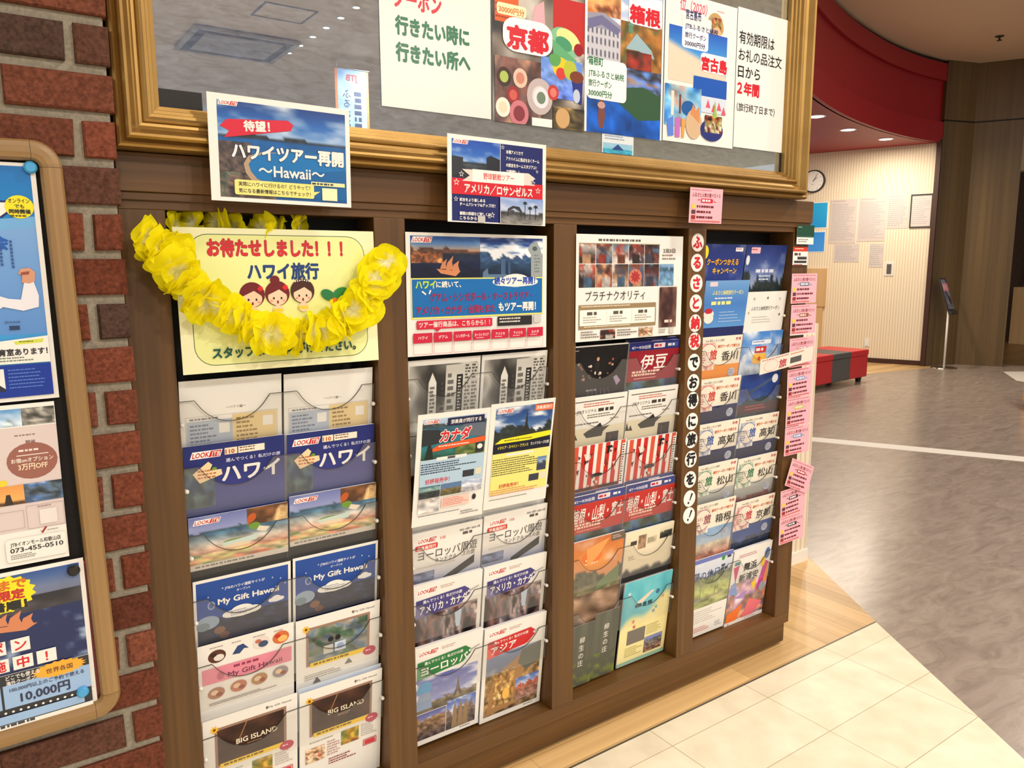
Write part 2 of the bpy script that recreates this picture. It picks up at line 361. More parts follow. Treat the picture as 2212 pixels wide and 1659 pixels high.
    def t(s, txt, x, y, size, c, w=None, al='l', b=0.02, sh=0.0, rot=0.0, out=None, ow=0.06):
        """text with its baseline at y; w fits the line to a width"""
        v0, f0 = glyphs(txt)
        x0, x1 = v0[:, 0].min(), v0[:, 0].max(); n0 = len(v0)
        kx = size if w is None else w / (x1 - x0)
        for bb, cc in (([(b + ow, out)] if out else []) + [(b, c)]):
            d = [(0, 0)] if bb < 0.008 else [(bb, 0), (-bb, 0), (0, bb), (0, -bb)] if bb < 0.035 else [(bb, 0), (-bb, 0), (0, bb), (0, -bb), (bb * .7, bb * .7), (-bb * .7, bb * .7), (bb * .7, -bb * .7), (-bb * .7, -bb * .7)]
            cr, sr = math.cos(rot), math.sin(rot)
            for dx, dy in d:    # heavier strokes: the same outline set again, a hair to each side
                X = (v0[:, 0] - x0 + dx) * kx; Y = (v0[:, 1] + dy) * size; X = X + Y * sh
                if al == 'c': X = X - (x1 - x0) * kx / 2
                if al == 'r': X = X - (x1 - x0) * kx
                s.k -= 0.75
                s.put(list(zip(x + X * cr + Y * sr, y + X * sr - Y * cr)), f0, lin(cc))
            s.k += 0.75
        return s
    def tv(s, txt, x, y, size, c, b=0.02, step=1.05):
        for i, ch in enumerate(txt): s.t(ch, x, y + size * step * i, size, c, al='c', b=b)
        return s
    def lines(s, x0, y0, x1, y1, n, c, fill=0.45, seed=1):
        """rows of print too small to read"""
        R = random.Random(seed); P, F = [], []
        for j in range(n):
            y = y0 + (y1 - y0) * j / max(1, n); hh = (y1 - y0) / max(1, n) * fill; x = x0; end = x0 + (x1 - x0) * R.uniform(0.6, 1)
            while x < end:
                ww = hh * R.uniform(0.8, 2.4); q = len(P); xe = min(x + ww, x1)
                P += [(x, y), (x, y + hh), (xe, y + hh), (xe, y)]; F.append((q, q + 1, q + 2, q + 3)); x += ww + hh * R.uniform(0.25, 0.7)
        s.put(P, F, lin(c)); return s
    def pic(s, x0, y0, x1, y1, fn, nx=36, ny=30, seed=1, quad=None):
        U, V = np.meshgrid(np.linspace(0, 1, nx + 1), np.linspace(0, 1, ny + 1))
        U = U.ravel(); V = V.ravel()
        C = lin(fn(U, V, seed))
        if quad: X = (1 - V) * ((1 - U) * quad[0][0] + U * quad[1][0]) + V * ((1 - U) * quad[3][0] + U * quad[2][0]); Y = (1 - V) * ((1 - U) * quad[0][1] + U * quad[1][1]) + V * ((1 - U) * quad[3][1] + U * quad[2][1])
        else: X = x0 + (x1 - x0) * U; Y = y0 + (y1 - y0) * V
        f = [(j * (nx + 1) + i, (j + 1) * (nx + 1) + i, (j + 1) * (nx + 1) + i + 1, j * (nx + 1) + i + 1) for j in range(ny) for i in range(nx)]
        s.put(list(zip(X, Y)), f, C); return s
    def logo(s, x, y, w):
        h = w * 0.24
        s.g([(x + h * 0.35, y), (x + w, y), (x + w - h * 0.35, y + h), (x, y + h)], (250, 248, 244))
        s.g([(x + w * 0.64, y + h * 0.08), (x + w * 0.97, y + h * 0.08), (x + w * 0.97 - h * 0.3, y + h * 0.92), (x + w * 0.64 - h * 0.3, y + h * 0.92)], (196, 26, 34))
        s.t('LOOK', x + w * 0.07, y + h * 0.84, h * 0.95, (196, 26, 34), w=w * 0.5, b=0.03, sh=0.2)
        return s.t('JTB', x + w * 0.63, y + h * 0.8, h * 0.85, W_, w=w * 0.27, b=0.02, sh=0.25)
    def build(s, name, parent=None, m=None):
        return s.mb.build(name, m or M_PAPER, parent)

# small printed photographs: colour as a function of position on the picture
def vn(U, V, sx, sy, seed):
    g = np.random.RandomState(seed).rand(int(sy) + 3, int(sx) + 3)
    x = U * sx; y = V * sy; i = np.floor(x).astype(int); j = np.floor(y).astype(int); a = x - i; b = y - j
    a = a * a * (3 - 2 * a); b = b * b * (3 - 2 * b)
    return (g[j, i] * (1 - a) + g[j, i + 1] * a) * (1 - b) + (g[j + 1, i] * (1 - a) + g[j + 1, i + 1] * a) * b
def fb(U, V, f, seed, asp=1.0): return (vn(U, V, f, f * asp, seed) + 0.5 * vn(U, V, 2 * f, 2 * f * asp, seed + 7) + 0.3 * vn(U, V, 4 * f, 4 * f * asp, seed + 13)) / 1.8
def mixc(a, b, t):
    t = np.clip(t, 0, 1)[:, None]; return np.asarray(a, float) * (1 - t) + np.asarray(b, float) * t
def ramp(t, stops):
    xs = [q[0] for q in stops]; return np.stack([np.interp(t, xs, [q[1][k] for q in stops]) for k in range(3)], -1)
def scen(sky, hz, gnd, cloud=0.0, sil=None, silh=0.15, tex=0.5, f=9, left=1.0, right=1.0, cc=(240, 244, 250)):
    """sky over ground with an optional skyline of silhouettes; left/right scale the skyline height"""
    def fn(U, V, sd):
        s = ramp(V / hz, [(i / max(1, len(sky) - 1), c) for i, c in enumerate(sky)])
        if cloud: s = mixc(s, cc, (fb(U, V, 4, sd, 2.0) - 0.55 + cloud * 0.2) * 4 * cloud)
        g = ramp((V - hz) / (1 - hz), [(i / max(1, len(gnd) - 1), c) for i, c in enumerate(gnd)])
        n = fb(U, V, f, sd + 3, 1.2); g = g * (1 + tex * (n[:, None] - 0.5) * 2)
        out = np.where((V < hz)[:, None], s, g)
        if sil is not None:
            top = hz - silh * (vn(U, U * 0, 14, 1, sd + 5) * 0.7 + vn(U, U * 0, 5, 1, sd + 6) * 0.6) * (left * (1 - U) + right * U)
            k = (V > top) & (V < hz + 0.01); out = np.where(k[:, None], np.asarray(sil, float) * (0.75 + 0.6 * vn(U, V, 24, 24, sd + 9)[:, None]), out)
        return out
    return fn
def blobs(pal, f=6, asp=1.0):
    f = max(2, f * 0.6)
    def fn(U, V, sd):
        n = fb(U, V, f, sd, asp); m = vn(U, V, f * 2.3, f * 2.3 * asp, sd + 21)
        k = np.clip(((n - 0.25) / 0.5) * (len(pal) - 1), 0, len(pal) - 1)
        return ramp(k, list(enumerate(pal))) * (0.7 + 0.6 * m[:, None])
    return fn
def grad(*cs):
    return lambda U, V, sd: ramp(V, [(i / (len(cs) - 1), c) for i, c in enumerate(cs)])
HAWAII = scen([(20, 60, 130), (40, 100, 180), (120, 160, 210)], 0.36, [(20, 90, 160), (16, 110, 176), (20, 80, 140)], 0.5, (40, 50, 60), 0.10, 0.15, left=1.0, right=0.0)
DUSK = scen([(20, 70, 150), (90, 130, 180), (220, 160, 110)], 0.38, [(40, 50, 70), (16, 26, 60), (10, 14, 40)], 0.2, (90, 60, 46), 0.22, 0.4, left=1.3, right=0.1)
BAY = scen([(16, 40, 110), (40, 90, 160), (120, 160, 200)], 0.62, [(40, 70, 100), (14, 30, 60)], 1.0, (50, 80, 120), 0.3, 0.4)
NIGHT = blobs([(20, 16, 20), (70, 50, 56), (150, 110, 100), (90, 96, 110), (220, 190, 180), (40, 30, 40)], 10, 0.5)
FOOD = blobs([(40, 20, 16), (150, 50, 30), (200, 140, 90), (90, 120, 50), (230, 210, 180), (110, 40, 30)], 7)
FOOD2 = blobs([(90, 60, 40), (200, 160, 120), (236, 226, 200), (170, 70, 50), (120, 150, 80)], 6)
def ROOMS(U, V, sd):
    r = np.random.RandomState(sd * 31 + 5); pal = np.array([(34, 24, 26), (130, 66, 46), (70, 66, 78), (206, 160, 120), (80, 110, 140), (160, 60, 44), (220, 214, 206), (60, 40, 34)], float)[r.permutation(8)]
    c = mixc(pal[0], pal[1], V * 1.2); c = mixc(c, pal[2], (fb(U, V, 2, sd) - 0.5) * 6); c = mixc(c, pal[3], (fb(U, V, 3, sd + 4) - 0.58) * 8)
    c = np.where(((V > 0.55) & (np.abs(U - r.uniform(0.3, 0.7)) < 0.25))[:, None], pal[4] * 0.8, c)
    return c * (0.8 + 0.4 * vn(U, V, 8, 8, sd + 9))[:, None]
EURO = scen([(80, 100, 170), (120, 140, 200), (190, 190, 210)], 0.55, [(110, 96, 90), (80, 72, 76)], 0.6, (120, 104, 98), 0.35, 0.6)
EURO2 = scen([(90, 100, 160), (140, 140, 190)], 0.35, [(150, 120, 90), (110, 90, 80), (90, 80, 84)], 0.4, (140, 112, 84), 0.25, 0.8)
LAKE = scen([(150, 180, 220), (190, 205, 225)], 0.2, [(50, 90, 110), (40, 120, 140), (40, 90, 70)], 0.6, (60, 70, 74), 0.14, 0.3)
TEMPLE = scen([(226, 218, 190), (220, 210, 180)], 0.45, [(70, 70, 66), (40, 44, 40), (30, 30, 34)], 0.0, (50, 54, 48), 0.12, 0.6)
PARK = scen([(214, 220, 232), (200, 210, 228)], 0.4, [(150, 160, 120), (180, 190, 110), (130, 130, 120)], 0.3, (110, 116, 100), 0.2, 0.4)
SUNSET = scen([(196, 104, 50), (230, 150, 80), (210, 150, 110)], 0.5, [(130, 120, 90), (100, 110, 90), (150, 120, 96)], 0.3, (90, 90, 70), 0.15, 0.5)
GREYS = blobs([(60, 60, 58), (120, 118, 112), (190, 188, 180), (150, 148, 140), (90, 88, 84)], 4, 1.0)
BEACH = lambda U, V, sd: mixc(mixc((70, 170, 190), (120, 205, 215), fb(U, V, 6, sd)), mixc((236, 222, 150), (244, 236, 180), fb(U, V, 5, sd + 2)), (V - 0.36 + 0.28 * (U - 0.5) + 0.05 * np.sin(9 * U)) * 14)

# ---- covers in the rack (A4 unless told otherwise)
NAVY = (28, 40, 108)
def cv_white(s):
    s.t('〜ハワイ編〜', 112, 66, 7, (120, 116, 110), al='c')
    s.fr(10, 78, 200, 160, 0.8, (180, 176, 170)); s.r(12, 88, 104, 160, (176, 188, 206)); s.r(104, 80, 198, 160, (226, 204, 150))
    s.lines(18, 82, 100, 90, 1, (120, 120, 130)); s.lines(18, 96, 72, 146, 6, (110, 118, 140)); s.lines(112, 88, 160, 146, 6, (150, 120, 60)); s.r(76, 96, 98, 118, W_); s.r(168, 90, 190, 112, W_)
def cv_hawaii(s):
    s.pic(0, 0, 210, 297, grad((26, 40, 112), (36, 44, 120), (70, 76, 150), (40, 60, 120), (10, 16, 40), (6, 8, 16)), 4, 24)
    s.pic(0, 50, 60, 140, blobs([(40, 60, 90), (90, 110, 110), (60, 70, 90)], 4), 14, 14)
    s.logo(12, 14, 66); s.r(82, 13, 108, 28, (240, 226, 200)); s.t('110', 84, 26, 13, (190, 90, 30), w=18, b=0.04); s.r(110, 13, 166, 28, (240, 232, 214)); s.lines(113, 15, 163, 27, 2, (120, 80, 60))
    s.t('選んでつくる！私だけの旅', 84, 44, 9, (210, 214, 236), w=116)
    s.t('ハワイ', 76, 86, 42, W_, w=122, b=0.035)
    s.g([(16, 62), (48, 38), (56, 46), (50, 58), (74, 58), (76, 70), (30, 84)], (244, 214, 170)); s.lines(26, 56, 66, 78, 3, (190, 110, 60), seed=3); s.e(60, 55, 5, 3.5, (110, 150, 50))
def cv_table(s):
    s.pic(0, 0, 210, 148, scen([(110, 120, 180), (150, 160, 206)], 0.32, [(60, 110, 150), (196, 190, 180), (210, 140, 110), (206, 170, 140)], 0.2, (70, 96, 110), 0.06, 0.5), 34, 26, seed=5)
    s.pic(120, 0, 210, 48, blobs([(120, 80, 50), (90, 60, 44), (210, 180, 130), (170, 120, 80)], 4, 0.5), 22, 12, seed=2)
    s.e(130, 28, 9, 14, (190, 90, 40), rot=0.4); s.e(136, 52, 13, 10, (110, 150, 60)); s.g([(146, 54), (170, 62), (160, 74), (140, 66)], (226, 214, 196))
    s.e(96, 84, 28, 7, (120, 146, 80)); s.g([(62, 84), (146, 76), (140, 92), (70, 96)], (196, 214, 206)); s.e(98, 96, 30, 6, (226, 210, 180))
    s.pic(0, 104, 210, 134, blobs([(200, 120, 90), (226, 150, 120), (190, 190, 120), (230, 190, 160), (120, 150, 90)], 9, 0.4), 30, 8, seed=8)
    s.r(0, 133, 210, 148, (214, 208, 198)); s.lines(10, 137, 200, 145, 1, (130, 124, 118), 0.6); s.logo(8, 8, 58)
def cv_giftblue(s):
    s.pic(6, 7, 204, 297, grad((34, 76, 158), (32, 72, 152), (40, 84, 160), (20, 44, 100), (12, 20, 44)), 4, 20)
    s.pic(6, 96, 204, 200, lambda U, V, sd: mixc((14, 24, 56), (60, 74, 120), (fb(U, V, 9, sd) - 0.45) * 3 * (1 - V)), 34, 22, seed=4)
    s.e(28, 104, 24, 16, (150, 170, 190)); s.e(18, 112, 14, 10, (120, 140, 150)); s.e(52, 128, 12, 9, (130, 90, 70)); s.e(62, 142, 11, 8, (110, 70, 60))
    s.t('JTBのハワイ通販サイトが', 108, 33, 8, (226, 232, 246), w=86, al='c'); s.t('オープン!!', 104, 43, 6.5, (226, 232, 246), al='c')
    s.t('My Gift Hawaii', 116, 66, 19, W_, w=132, al='c', b=0.03); s.e(36, 64, 8, 10, (150, 166, 200)); s.e(36, 64, 5, 7, (60, 90, 160))
    s.cloud(100, 92, 42, 14, (236, 236, 230)); s.lines(76, 88, 126, 102, 3, (150, 150, 170)); s.cloud(176, 84, 18, 8, (240, 240, 236))
    for x, y in ((60, 28), (168, 30), (186, 36), (30, 42), (196, 50)): s.star(x, y, 2.6, (190, 206, 236))
def cv_giftpink(s):
    for i, (x, y) in enumerate(((40, 34), (90, 30), (136, 30), (180, 30))):
        if i == 1: s.g([(72, 40), (84, 22), (96, 20), (108, 34), (98, 32), (88, 42)], (44, 70, 120)); continue
        s.e(x, y, 19, 16, [(90, 50, 40), 0, (226, 216, 210), (210, 110, 60)][i]); s.e(x + 4, y + 4, 11, 8, [(226, 220, 214), 0, (60, 80, 110), (240, 190, 110)][i]); s.e(x - 7, y - 5, 7, 5, [(60, 30, 26), 0, (190, 110, 90), (190, 50, 40)][i])
    for i in range(4): s.lines(26 + 46 * i, 10, 54 + 46 * i, 15, 1, (170, 150, 140), seed=i)
    s.r(8, 60, 204, 98, (226, 138, 158)); s.lines(74, 66, 144, 74, 1, (150, 60, 90), 0.8); s.t('My Gift Hawaii', 122, 92, 17, (120, 60, 84), w=120, al='c'); s.e(46, 83, 8, 10, (190, 100, 124))
    for i, (x, y, c) in enumerate(((36, 124, (170, 120, 96)), (84, 122, (190, 120, 90)), (130, 120, (176, 130, 80)), (178, 118, (150, 140, 144)))):
        s.e(x, y, 18, 14, c); s.e(x - 4, y - 2, 8, 6, (226, 196, 160)); s.e(x + 6, y + 4, 7, 5, (150, 70, 60))
    s.lines(20, 146, 190, 154, 2, (110, 96, 90))
def _souv(s, picfn, title=None):
    s.t('My Gift Hawaii', 196, 17, 7, (110, 104, 100), al='r', w=52); s.e(140, 14, 3, 4, (110, 104, 100))
    s.r(24, 26, 184, 128, (156, 122, 104)); s.pic(30, 32, 178, 122, picfn, 30, 20, seed=6)
    s.burst(24, 28, 11, 11, 8, (242, 190, 40), 0.55); s.e(24, 28, 3.4, 3.4, (120, 70, 20))
    s.r(34, 120, 176, 132, (244, 206, 40)); s.lines(42, 123, 166, 129, 1, (120, 96, 20), 0.8)
    s.e(184, 132, 17, 12, (190, 56, 90)); s.lines(174, 129, 194, 136, 1, (250, 220, 226))
def cv_shop(s):
    _souv(s, blobs([(90, 110, 96), (60, 90, 70), (130, 130, 120), (80, 110, 140), (150, 146, 136)], 5))
    s.e(84, 70, 7, 7, (24, 22, 22)); s.e(102, 70, 7, 7, (24, 22, 22)); s.r(66, 84, 90, 106, (200, 200, 190)); s.r(94, 82, 122, 106, (206, 216, 232)); s.e(108, 94, 9, 8, (150, 170, 210))
    s.lines(20, 150, 130, 166, 3, (170, 164, 156)); s.g([(120, 150), (130, 136), (140, 150)], (120, 116, 112)); s.g([(40, 176), (50, 160), (60, 176)], (120, 116, 112))
def cv_island(s):
    _souv(s, lambda U, V, sd: mixc((46, 24, 18), (104, 66, 46), (fb(U, V, 3, sd) - 0.3) * 1.3))
    s.g([(92, 32), (95, 32), (74, 80), (71, 80)], (150, 110, 70)); s.t('BIG ISLAND', 116, 82, 18, (238, 226, 200), w=92, al='c', b=0.02); s.lines(94, 88, 138, 96, 2, (190, 160, 130))
    s.lines(24, 144, 110, 150, 1, (170, 164, 156)); s.pic(14, 160, 62, 200, FOOD2, 12, 10, seed=3); s.pic(104, 142, 150, 182, blobs([(120, 130, 70), (200, 160, 60), (120, 70, 60)], 3), 12, 10, seed=9)
    s.lines(68, 156, 100, 200, 6, (190, 150, 146)); s.lines(156, 144, 200, 180, 6, (190, 180, 174)); s.fr(162, 190, 198, 208, 1.6, (196, 30, 50)); s.r(166, 193, 194, 205, (214, 60, 70)); s.lines(72, 206, 150, 226, 3, (150, 60, 60))
def cv_news(s):
    s.pic(8, 14, 202, 297, GREYS, 40, 50, seed=11); s.r(110, 18, 206, 297, (208, 206, 198))
    s.g([(62, 60), (72, 34), (84, 60), (86, 200), (60, 200)], (226, 224, 216))
    s.r(142, 44, 160, 150, (34, 34, 34)); s.lines(146, 50, 156, 146, 12, (200, 198, 190), 0.5)
    for x in (166, 186): s.lines(x, 20, x + 16, 60, 5, (90, 88, 84), 0.6); s.lines(x, 66, x + 16, 200, 14, (120, 118, 112), 0.6, seed=x)
    s.lines(66, 70, 80, 190, 12, (120, 118, 112), 0.6); s.lines(96, 60, 106, 190, 10, (70, 68, 64), 0.6, seed=4); s.lines(116, 40, 136, 190, 9, (110, 108, 104), 0.6, seed=7)
def cv_canada(s):
    s.pic(14, 14, 200, 120, LAKE, 40, 26, seed=3); s.g([(14, 40), (60, 44), (110, 76), (14, 84)], (40, 46, 50)); s.g([(100, 56), (150, 28), (200, 40), (200, 78)], (96, 106, 120))
    s.g([(24, 120), (32, 84), (40, 78), (50, 120)], (26, 40, 34)); s.pic(112, 92, 200, 120, blobs([(60, 90, 50), (120, 130, 70), (70, 110, 90)], 4), 14, 8)
    s.logo(18, 16, 44); s.r(84, 16, 192, 36, (26, 32, 70)); s.t('添乗員が同行する', 138, 31, 12, W_, w=90, al='c'); s.t('カナダ', 108, 74, 34, (206, 34, 44), w=86, al='c', b=0.04, sh=0.12, out=(236, 230, 230), ow=0.07)
    s.g([(44, 92), (60, 84), (200, 74), (200, 88), (46, 100)], (224, 92, 40)); s.lines(62, 86, 192, 92, 1, W_)
    s.r(172, 92, 196, 116, (44, 46, 52)); s.e(184, 101, 8, 7, W_); s.r(14, 120, 200, 214, (176, 204, 226)); s.r(58, 116, 146, 124, W_); s.r(90, 117, 112, 123, (70, 74, 80))
    s.lines(16, 130, 176, 160, 5, (40, 50, 76), 0.5); s.t('好評発売中！', 30, 184, 15, (206, 50, 60), w=70); s.r(138, 162, 172, 180, (50, 54, 60)); s.r(176, 160, 194, 178, (220, 216, 190))
    for i, f in enumerate((scen([(60, 110, 120), (150, 180, 170)], 0.5, [(50, 56, 60)], 0.4), scen([(90, 120, 160)], 0.4, [(130, 110, 60), (80, 80, 60)]), scen([(150, 170, 210), (190, 200, 220)], 0.6, [(170, 170, 180)], 0.8))): s.pic(14 + 62 * i, 190, 74 + 62 * i, 222, f, 12, 8, seed=i + 2)
    s.pic(14, 224, 74, 262, blobs([(190, 190, 196), (214, 206, 200), (170, 160, 150)], 3), 10, 8); s.r(80, 228, 164, 256, (240, 204, 192)); s.lines(84, 231, 160, 254, 5, (206, 110, 100)); s.e(178, 240, 6, 8, (40, 40, 44)); s.lines(16, 268, 196, 272, 1, (60, 70, 100)); s.lines(140, 274, 196, 286, 2, (120, 120, 124))
def cv_spire(s):
    s.pic(16, 12, 204, 126, scen([(26, 56, 120), (50, 90, 150), (120, 150, 190)], 0.7, [(44, 56, 44), (30, 36, 40)], 0.7, (40, 50, 50), 0.2, 0.4, right=1.4), 36, 26, seed=8)
    s.g([(106, 88), (114, 66), (118, 22), (122, 66), (134, 88)], (40, 40, 36)); s.r(84, 84, 150, 92, (46, 48, 40))
    s.logo(20, 16, 54); s.r(142, 14, 204, 32, (226, 110, 60)); s.t('添乗員同行', 173, 27, 11, W_, al='c', w=54)
    s.g([(20, 112), (40, 100), (204, 92), (204, 106), (30, 120)], (246, 230, 40)); s.lines(50, 104, 190, 110, 1, (60, 60, 30)); s.r(16, 112, 204, 140, (18, 24, 44))
    s.t('イタリア・スペイン・フランス', 30, 128, 10, (246, 232, 60), w=100); s.t('ランドクルーズの旅', 138, 128, 10, W_, w=62)
    s.r(16, 140, 204, 258, (240, 230, 130)); s.r(60, 144, 150, 150, W_); s.lines(18, 156, 190, 206, 8, (50, 50, 44), 0.42); s.pic(166, 166, 198, 206, scen([(80, 120, 180), (190, 200, 220)], 0.5, [(50, 60, 80)], 0, (60, 70, 90)), 8, 8); s.r(142, 214, 176, 234, (56, 58, 76)); s.r(180, 212, 200, 232, (226, 220, 196))
    s.t('好評発売中！', 44, 240, 13, (206, 70, 60), w=64); s.lines(18, 244, 190, 262, 3, (214, 130, 120)); s.lines(16, 270, 204, 274, 1, (80, 80, 70))
def cv_eurotour(s):
    s.pic(0, 84, 210, 297, grad((236, 232, 224), (150, 156, 186), (40, 50, 90), (16, 20, 40)), 4, 20); s.g([(96, 140), (190, 96), (190, 120), (90, 160)], (20, 22, 30)); s.pic(0, 112, 70, 140, blobs([(120, 130, 160), (60, 70, 110)], 4), 10, 6)
    s.logo(16, 18, 58); s.t('110', 84, 30, 11, (206, 96, 70)); s.t('2022 10月〜2023 3月', 140, 20, 7, (90, 84, 80), w=62); s.lines(150, 24, 198, 32, 1, (90, 84, 80), 0.9)
    s.rr(12, 36, 76, 50, 3, (206, 56, 48)); s.t('添乗員同行', 44, 48, 11, W_, al='c', w=54); s.t('ヨーロッパ周遊', 20, 76, 28, (60, 58, 60), w=176, b=0.0); s.t('ランドクルーズの旅', 70, 92, 15, (70, 66, 66), w=120, b=0.0)
    s.lines(20, 98, 180, 104, 1, (200, 190, 170))
def _tagcover(s, name, col, col2, pics):
    s.logo(12, 14, 62); s.lines(82, 16, 140, 26, 2, (190, 150, 140)); pics(s)
    s.g([(12, 56), (150, 36), (170, 46), (166, 66), (150, 82), (12, 96)], col2); s.g([(12, 44), (156, 36), (176, 52), (172, 62), (140, 84), (40, 92), (12, 60)], col)
    s.e(170, 54, 4, 4, W_); s.g([(170, 52), (200, 44), (200, 47), (170, 56)], (170, 166, 160)); s.t('選んでつくる！私だけの旅', 32, 55, 10, (240, 238, 236), w=116, rot=-0.03)
    s.t(name, 24, 84, 27, W_, w=min(142, 28 * len(name)), b=0.03, rot=-0.05)
def cv_america(s): _tagcover(s, 'アメリカ・カナダ', (70, 64, 130), (120, 114, 160), lambda q: (q.pic(8, 84, 198, 297, NIGHT, 34, 40, seed=12), q.g([(128, 104), (150, 100), (146, 150), (134, 150)], (190, 206, 226)), q.r(8, 84, 198, 90, (150, 130, 130))))
def _eu(q):
    q.pic(10, 96, 198, 200, scen([(96, 104, 176), (150, 160, 210)], 0.75, [(120, 116, 90), (110, 100, 90)], 0.7, (130, 120, 110), 0.08, 0.5), 30, 20, seed=5)
    q.g([(124, 182), (134, 150), (138, 116), (142, 150), (152, 182), (146, 182), (138, 166), (130, 182)], (110, 96, 92)); q.e(36, 126, 22, 20, (90, 160, 210)); q.g([(20, 140), (52, 140), (60, 190), (10, 190)], (140, 160, 190))
    q.pic(10, 202, 104, 282, EURO2, 20, 18, seed=9); q.pic(106, 190, 198, 282, EURO, 20, 18, seed=4)
    for x in (132, 150, 166): q.g([(x - 9, 280), (x - 5, 220), (x, 200), (x + 5, 220), (x + 9, 280)], (150, 126, 96))
    q.r(0, 282, 210, 297, W_); q.lines(150, 286, 198, 292, 1, (70, 70, 76))
def cv_europe(s): _tagcover(s, 'ヨーロッパ', (40, 120, 62), (90, 150, 100), _eu)
def _as(q):
    q.pic(12, 90, 198, 282, scen([(120, 136, 170), (110, 120, 140)], 0.3, [(120, 100, 70), (190, 150, 96), (110, 90, 70)], 0.3, None, 0, 0.9, 12), 30, 34, seed=3)
    q.g([(30, 200), (60, 150), (130, 110), (150, 150), (110, 270), (20, 280)], (166, 126, 82)); q.pic(40, 150, 110, 260, blobs([(150, 110, 60), (220, 180, 110), (120, 84, 50), (240, 206, 140)], 7), 18, 22, seed=4); q.e(84, 226, 12, 18, (244, 190, 90))
    q.g([(130, 100), (198, 90), (198, 150), (150, 170), (120, 140)], (96, 100, 90)); q.pic(116, 190, 198, 262, scen([(80, 110, 180), (150, 160, 210)], 0.45, [(170, 110, 90), (150, 120, 110)], 0.5, (170, 90, 70), 0.2), 18, 14, seed=6)
    q.r(0, 282, 210, 297, W_); q.lines(150, 286, 198, 292, 1, (70, 70, 76))
def cv_asia(s): _tagcover(s, 'アジア', (200, 40, 44), (226, 96, 90), _as)
def cv_party(s):
    s.pic(0, 4, 210, 297, lambda U, V, sd: mixc((14, 13, 16), (60, 50, 60), (V - 0.3) * 3 * vn(U, V, 14, 3, sd)), 30, 30, seed=4)
    R = random.Random(5); s.e(96, 62, 8, 20, (30, 26, 26)); s.e(97, 42, 5, 6, (200, 160, 130))
    for _ in range(20): x, y = R.uniform(24, 160), R.uniform(40, 100); s.e(x, y, R.uniform(3, 6), R.uniform(2, 5), R.choice([(210, 200, 190), (150, 90, 70), (90, 70, 70), (180, 150, 130)]))
    s.lines(8, 12, 30, 17, 1, (190, 190, 190)); s.g([(160, 100), (172, 94), (190, 112), (176, 126)], (170, 150, 180)); s.lines(60, 130, 110, 140, 1, (170, 160, 170))
    for k in range(6): s.g([(70 + 14 * k, 130), (73 + 14 * k, 130), (60 + 22 * k, 190), (54 + 22 * k, 190)], (90, 70, 90))
def _block(s, name, sub, head, body, w):
    s.r(0, 0, 210, 26, head); s.t('4/1〜9/30出発', 10, 20, 12, (226, 226, 240), w=78); s.rr(100, 6, 148, 21, 2, (236, 220, 226)); s.lines(104, 10, 144, 18, 1, (190, 40, 70), 0.9); s.rr(156, 6, 204, 21, 2, (60, 76, 150)); s.lines(160, 10, 200, 18, 1, W_, 0.9)
    s.r(0, 26, 210, 120, body); s.t(name, 105, 82, 50, W_, w=w, al='c', b=0.016, sh=0.1); s.lines(20, 88, 184, 106, 2, (246, 214, 196), 0.7); s.lines(30, 110, 170, 116, 1, (246, 190, 180))
    s.pic(0, 120, 210, 297, blobs([(40, 46, 70), (70, 110, 150), (60, 80, 50), (30, 30, 34)], 6), 24, 20, seed=6)
def cv_izu(s): _block(s, '伊豆', '', (30, 36, 112), (150, 24, 42), 110)
def cv_fuji(s): _block(s, '箱根・山梨・富士', '', (70, 74, 128), (190, 50, 44), 196)
def cv_roof(s):
    s.r(12, 14, 198, 17, (90, 84, 70)); s.t('JTBオリジナル', 20, 50, 13, (60, 56, 50), w=74); s.lines(100, 40, 170, 51, 1, (60, 56, 50), 0.9); s.lines(44, 22, 190, 36, 2, (190, 90, 70)); s.lines(60, 56, 190, 70, 2, (110, 100, 84)); s.lines(12, 80, 150, 88, 1, (80, 76, 66)); s.lines(150, 74, 198, 82, 1, (150, 140, 120))
    s.pic(0, 96, 210, 297, TEMPLE, 30, 30, seed=5); s.g([(50, 112), (66, 104), (100, 92), (112, 84), (122, 98), (150, 96), (126, 112), (122, 126), (64, 126)], (44, 42, 40))
    s.r(128, 110, 200, 210, (220, 212, 190)); s.r(138, 118, 188, 206, (44, 34, 36)); s.lines(152, 130, 158, 190, 9, (120, 90, 90)); s.g([(0, 126), (4, 100), (14, 124), (20, 110), (30, 128)], (30, 36, 30))
def cv_stripes(s):
    for k in range(7): s.g([(8 + 30 * k, 0), (25 + 30 * k, 0), (22 + 30 * k, 297), (5 + 30 * k, 297)], (200, 40, 34) if k % 3 else (214, 84, 60))
    R = random.Random(3)
    for _ in range(26): x, y = R.uniform(20, 180), R.uniform(20, 150); s.g([(x, y), (x + R.uniform(4, 14), y + R.uniform(-4, 6)), (x + R.uniform(2, 8), y + R.uniform(8, 18))], R.choice([(40, 30, 28), (150, 50, 40), (110, 40, 36), (230, 210, 190)]))
    s.g([(128, 12), (150, 10), (156, 18), (144, 18), (140, 34), (134, 34), (136, 18)], (20, 18, 18)); s.r(192, 10, 204, 140, W_); s.lines(194, 14, 202, 136, 16, (60, 50, 50), 0.5); s.e(100, 96, 24, 6, (60, 40, 40)); s.pic(10, 130, 190, 160, blobs([(60, 20, 20), (150, 40, 36), (20, 16, 16)], 5, 0.4), 20, 6)
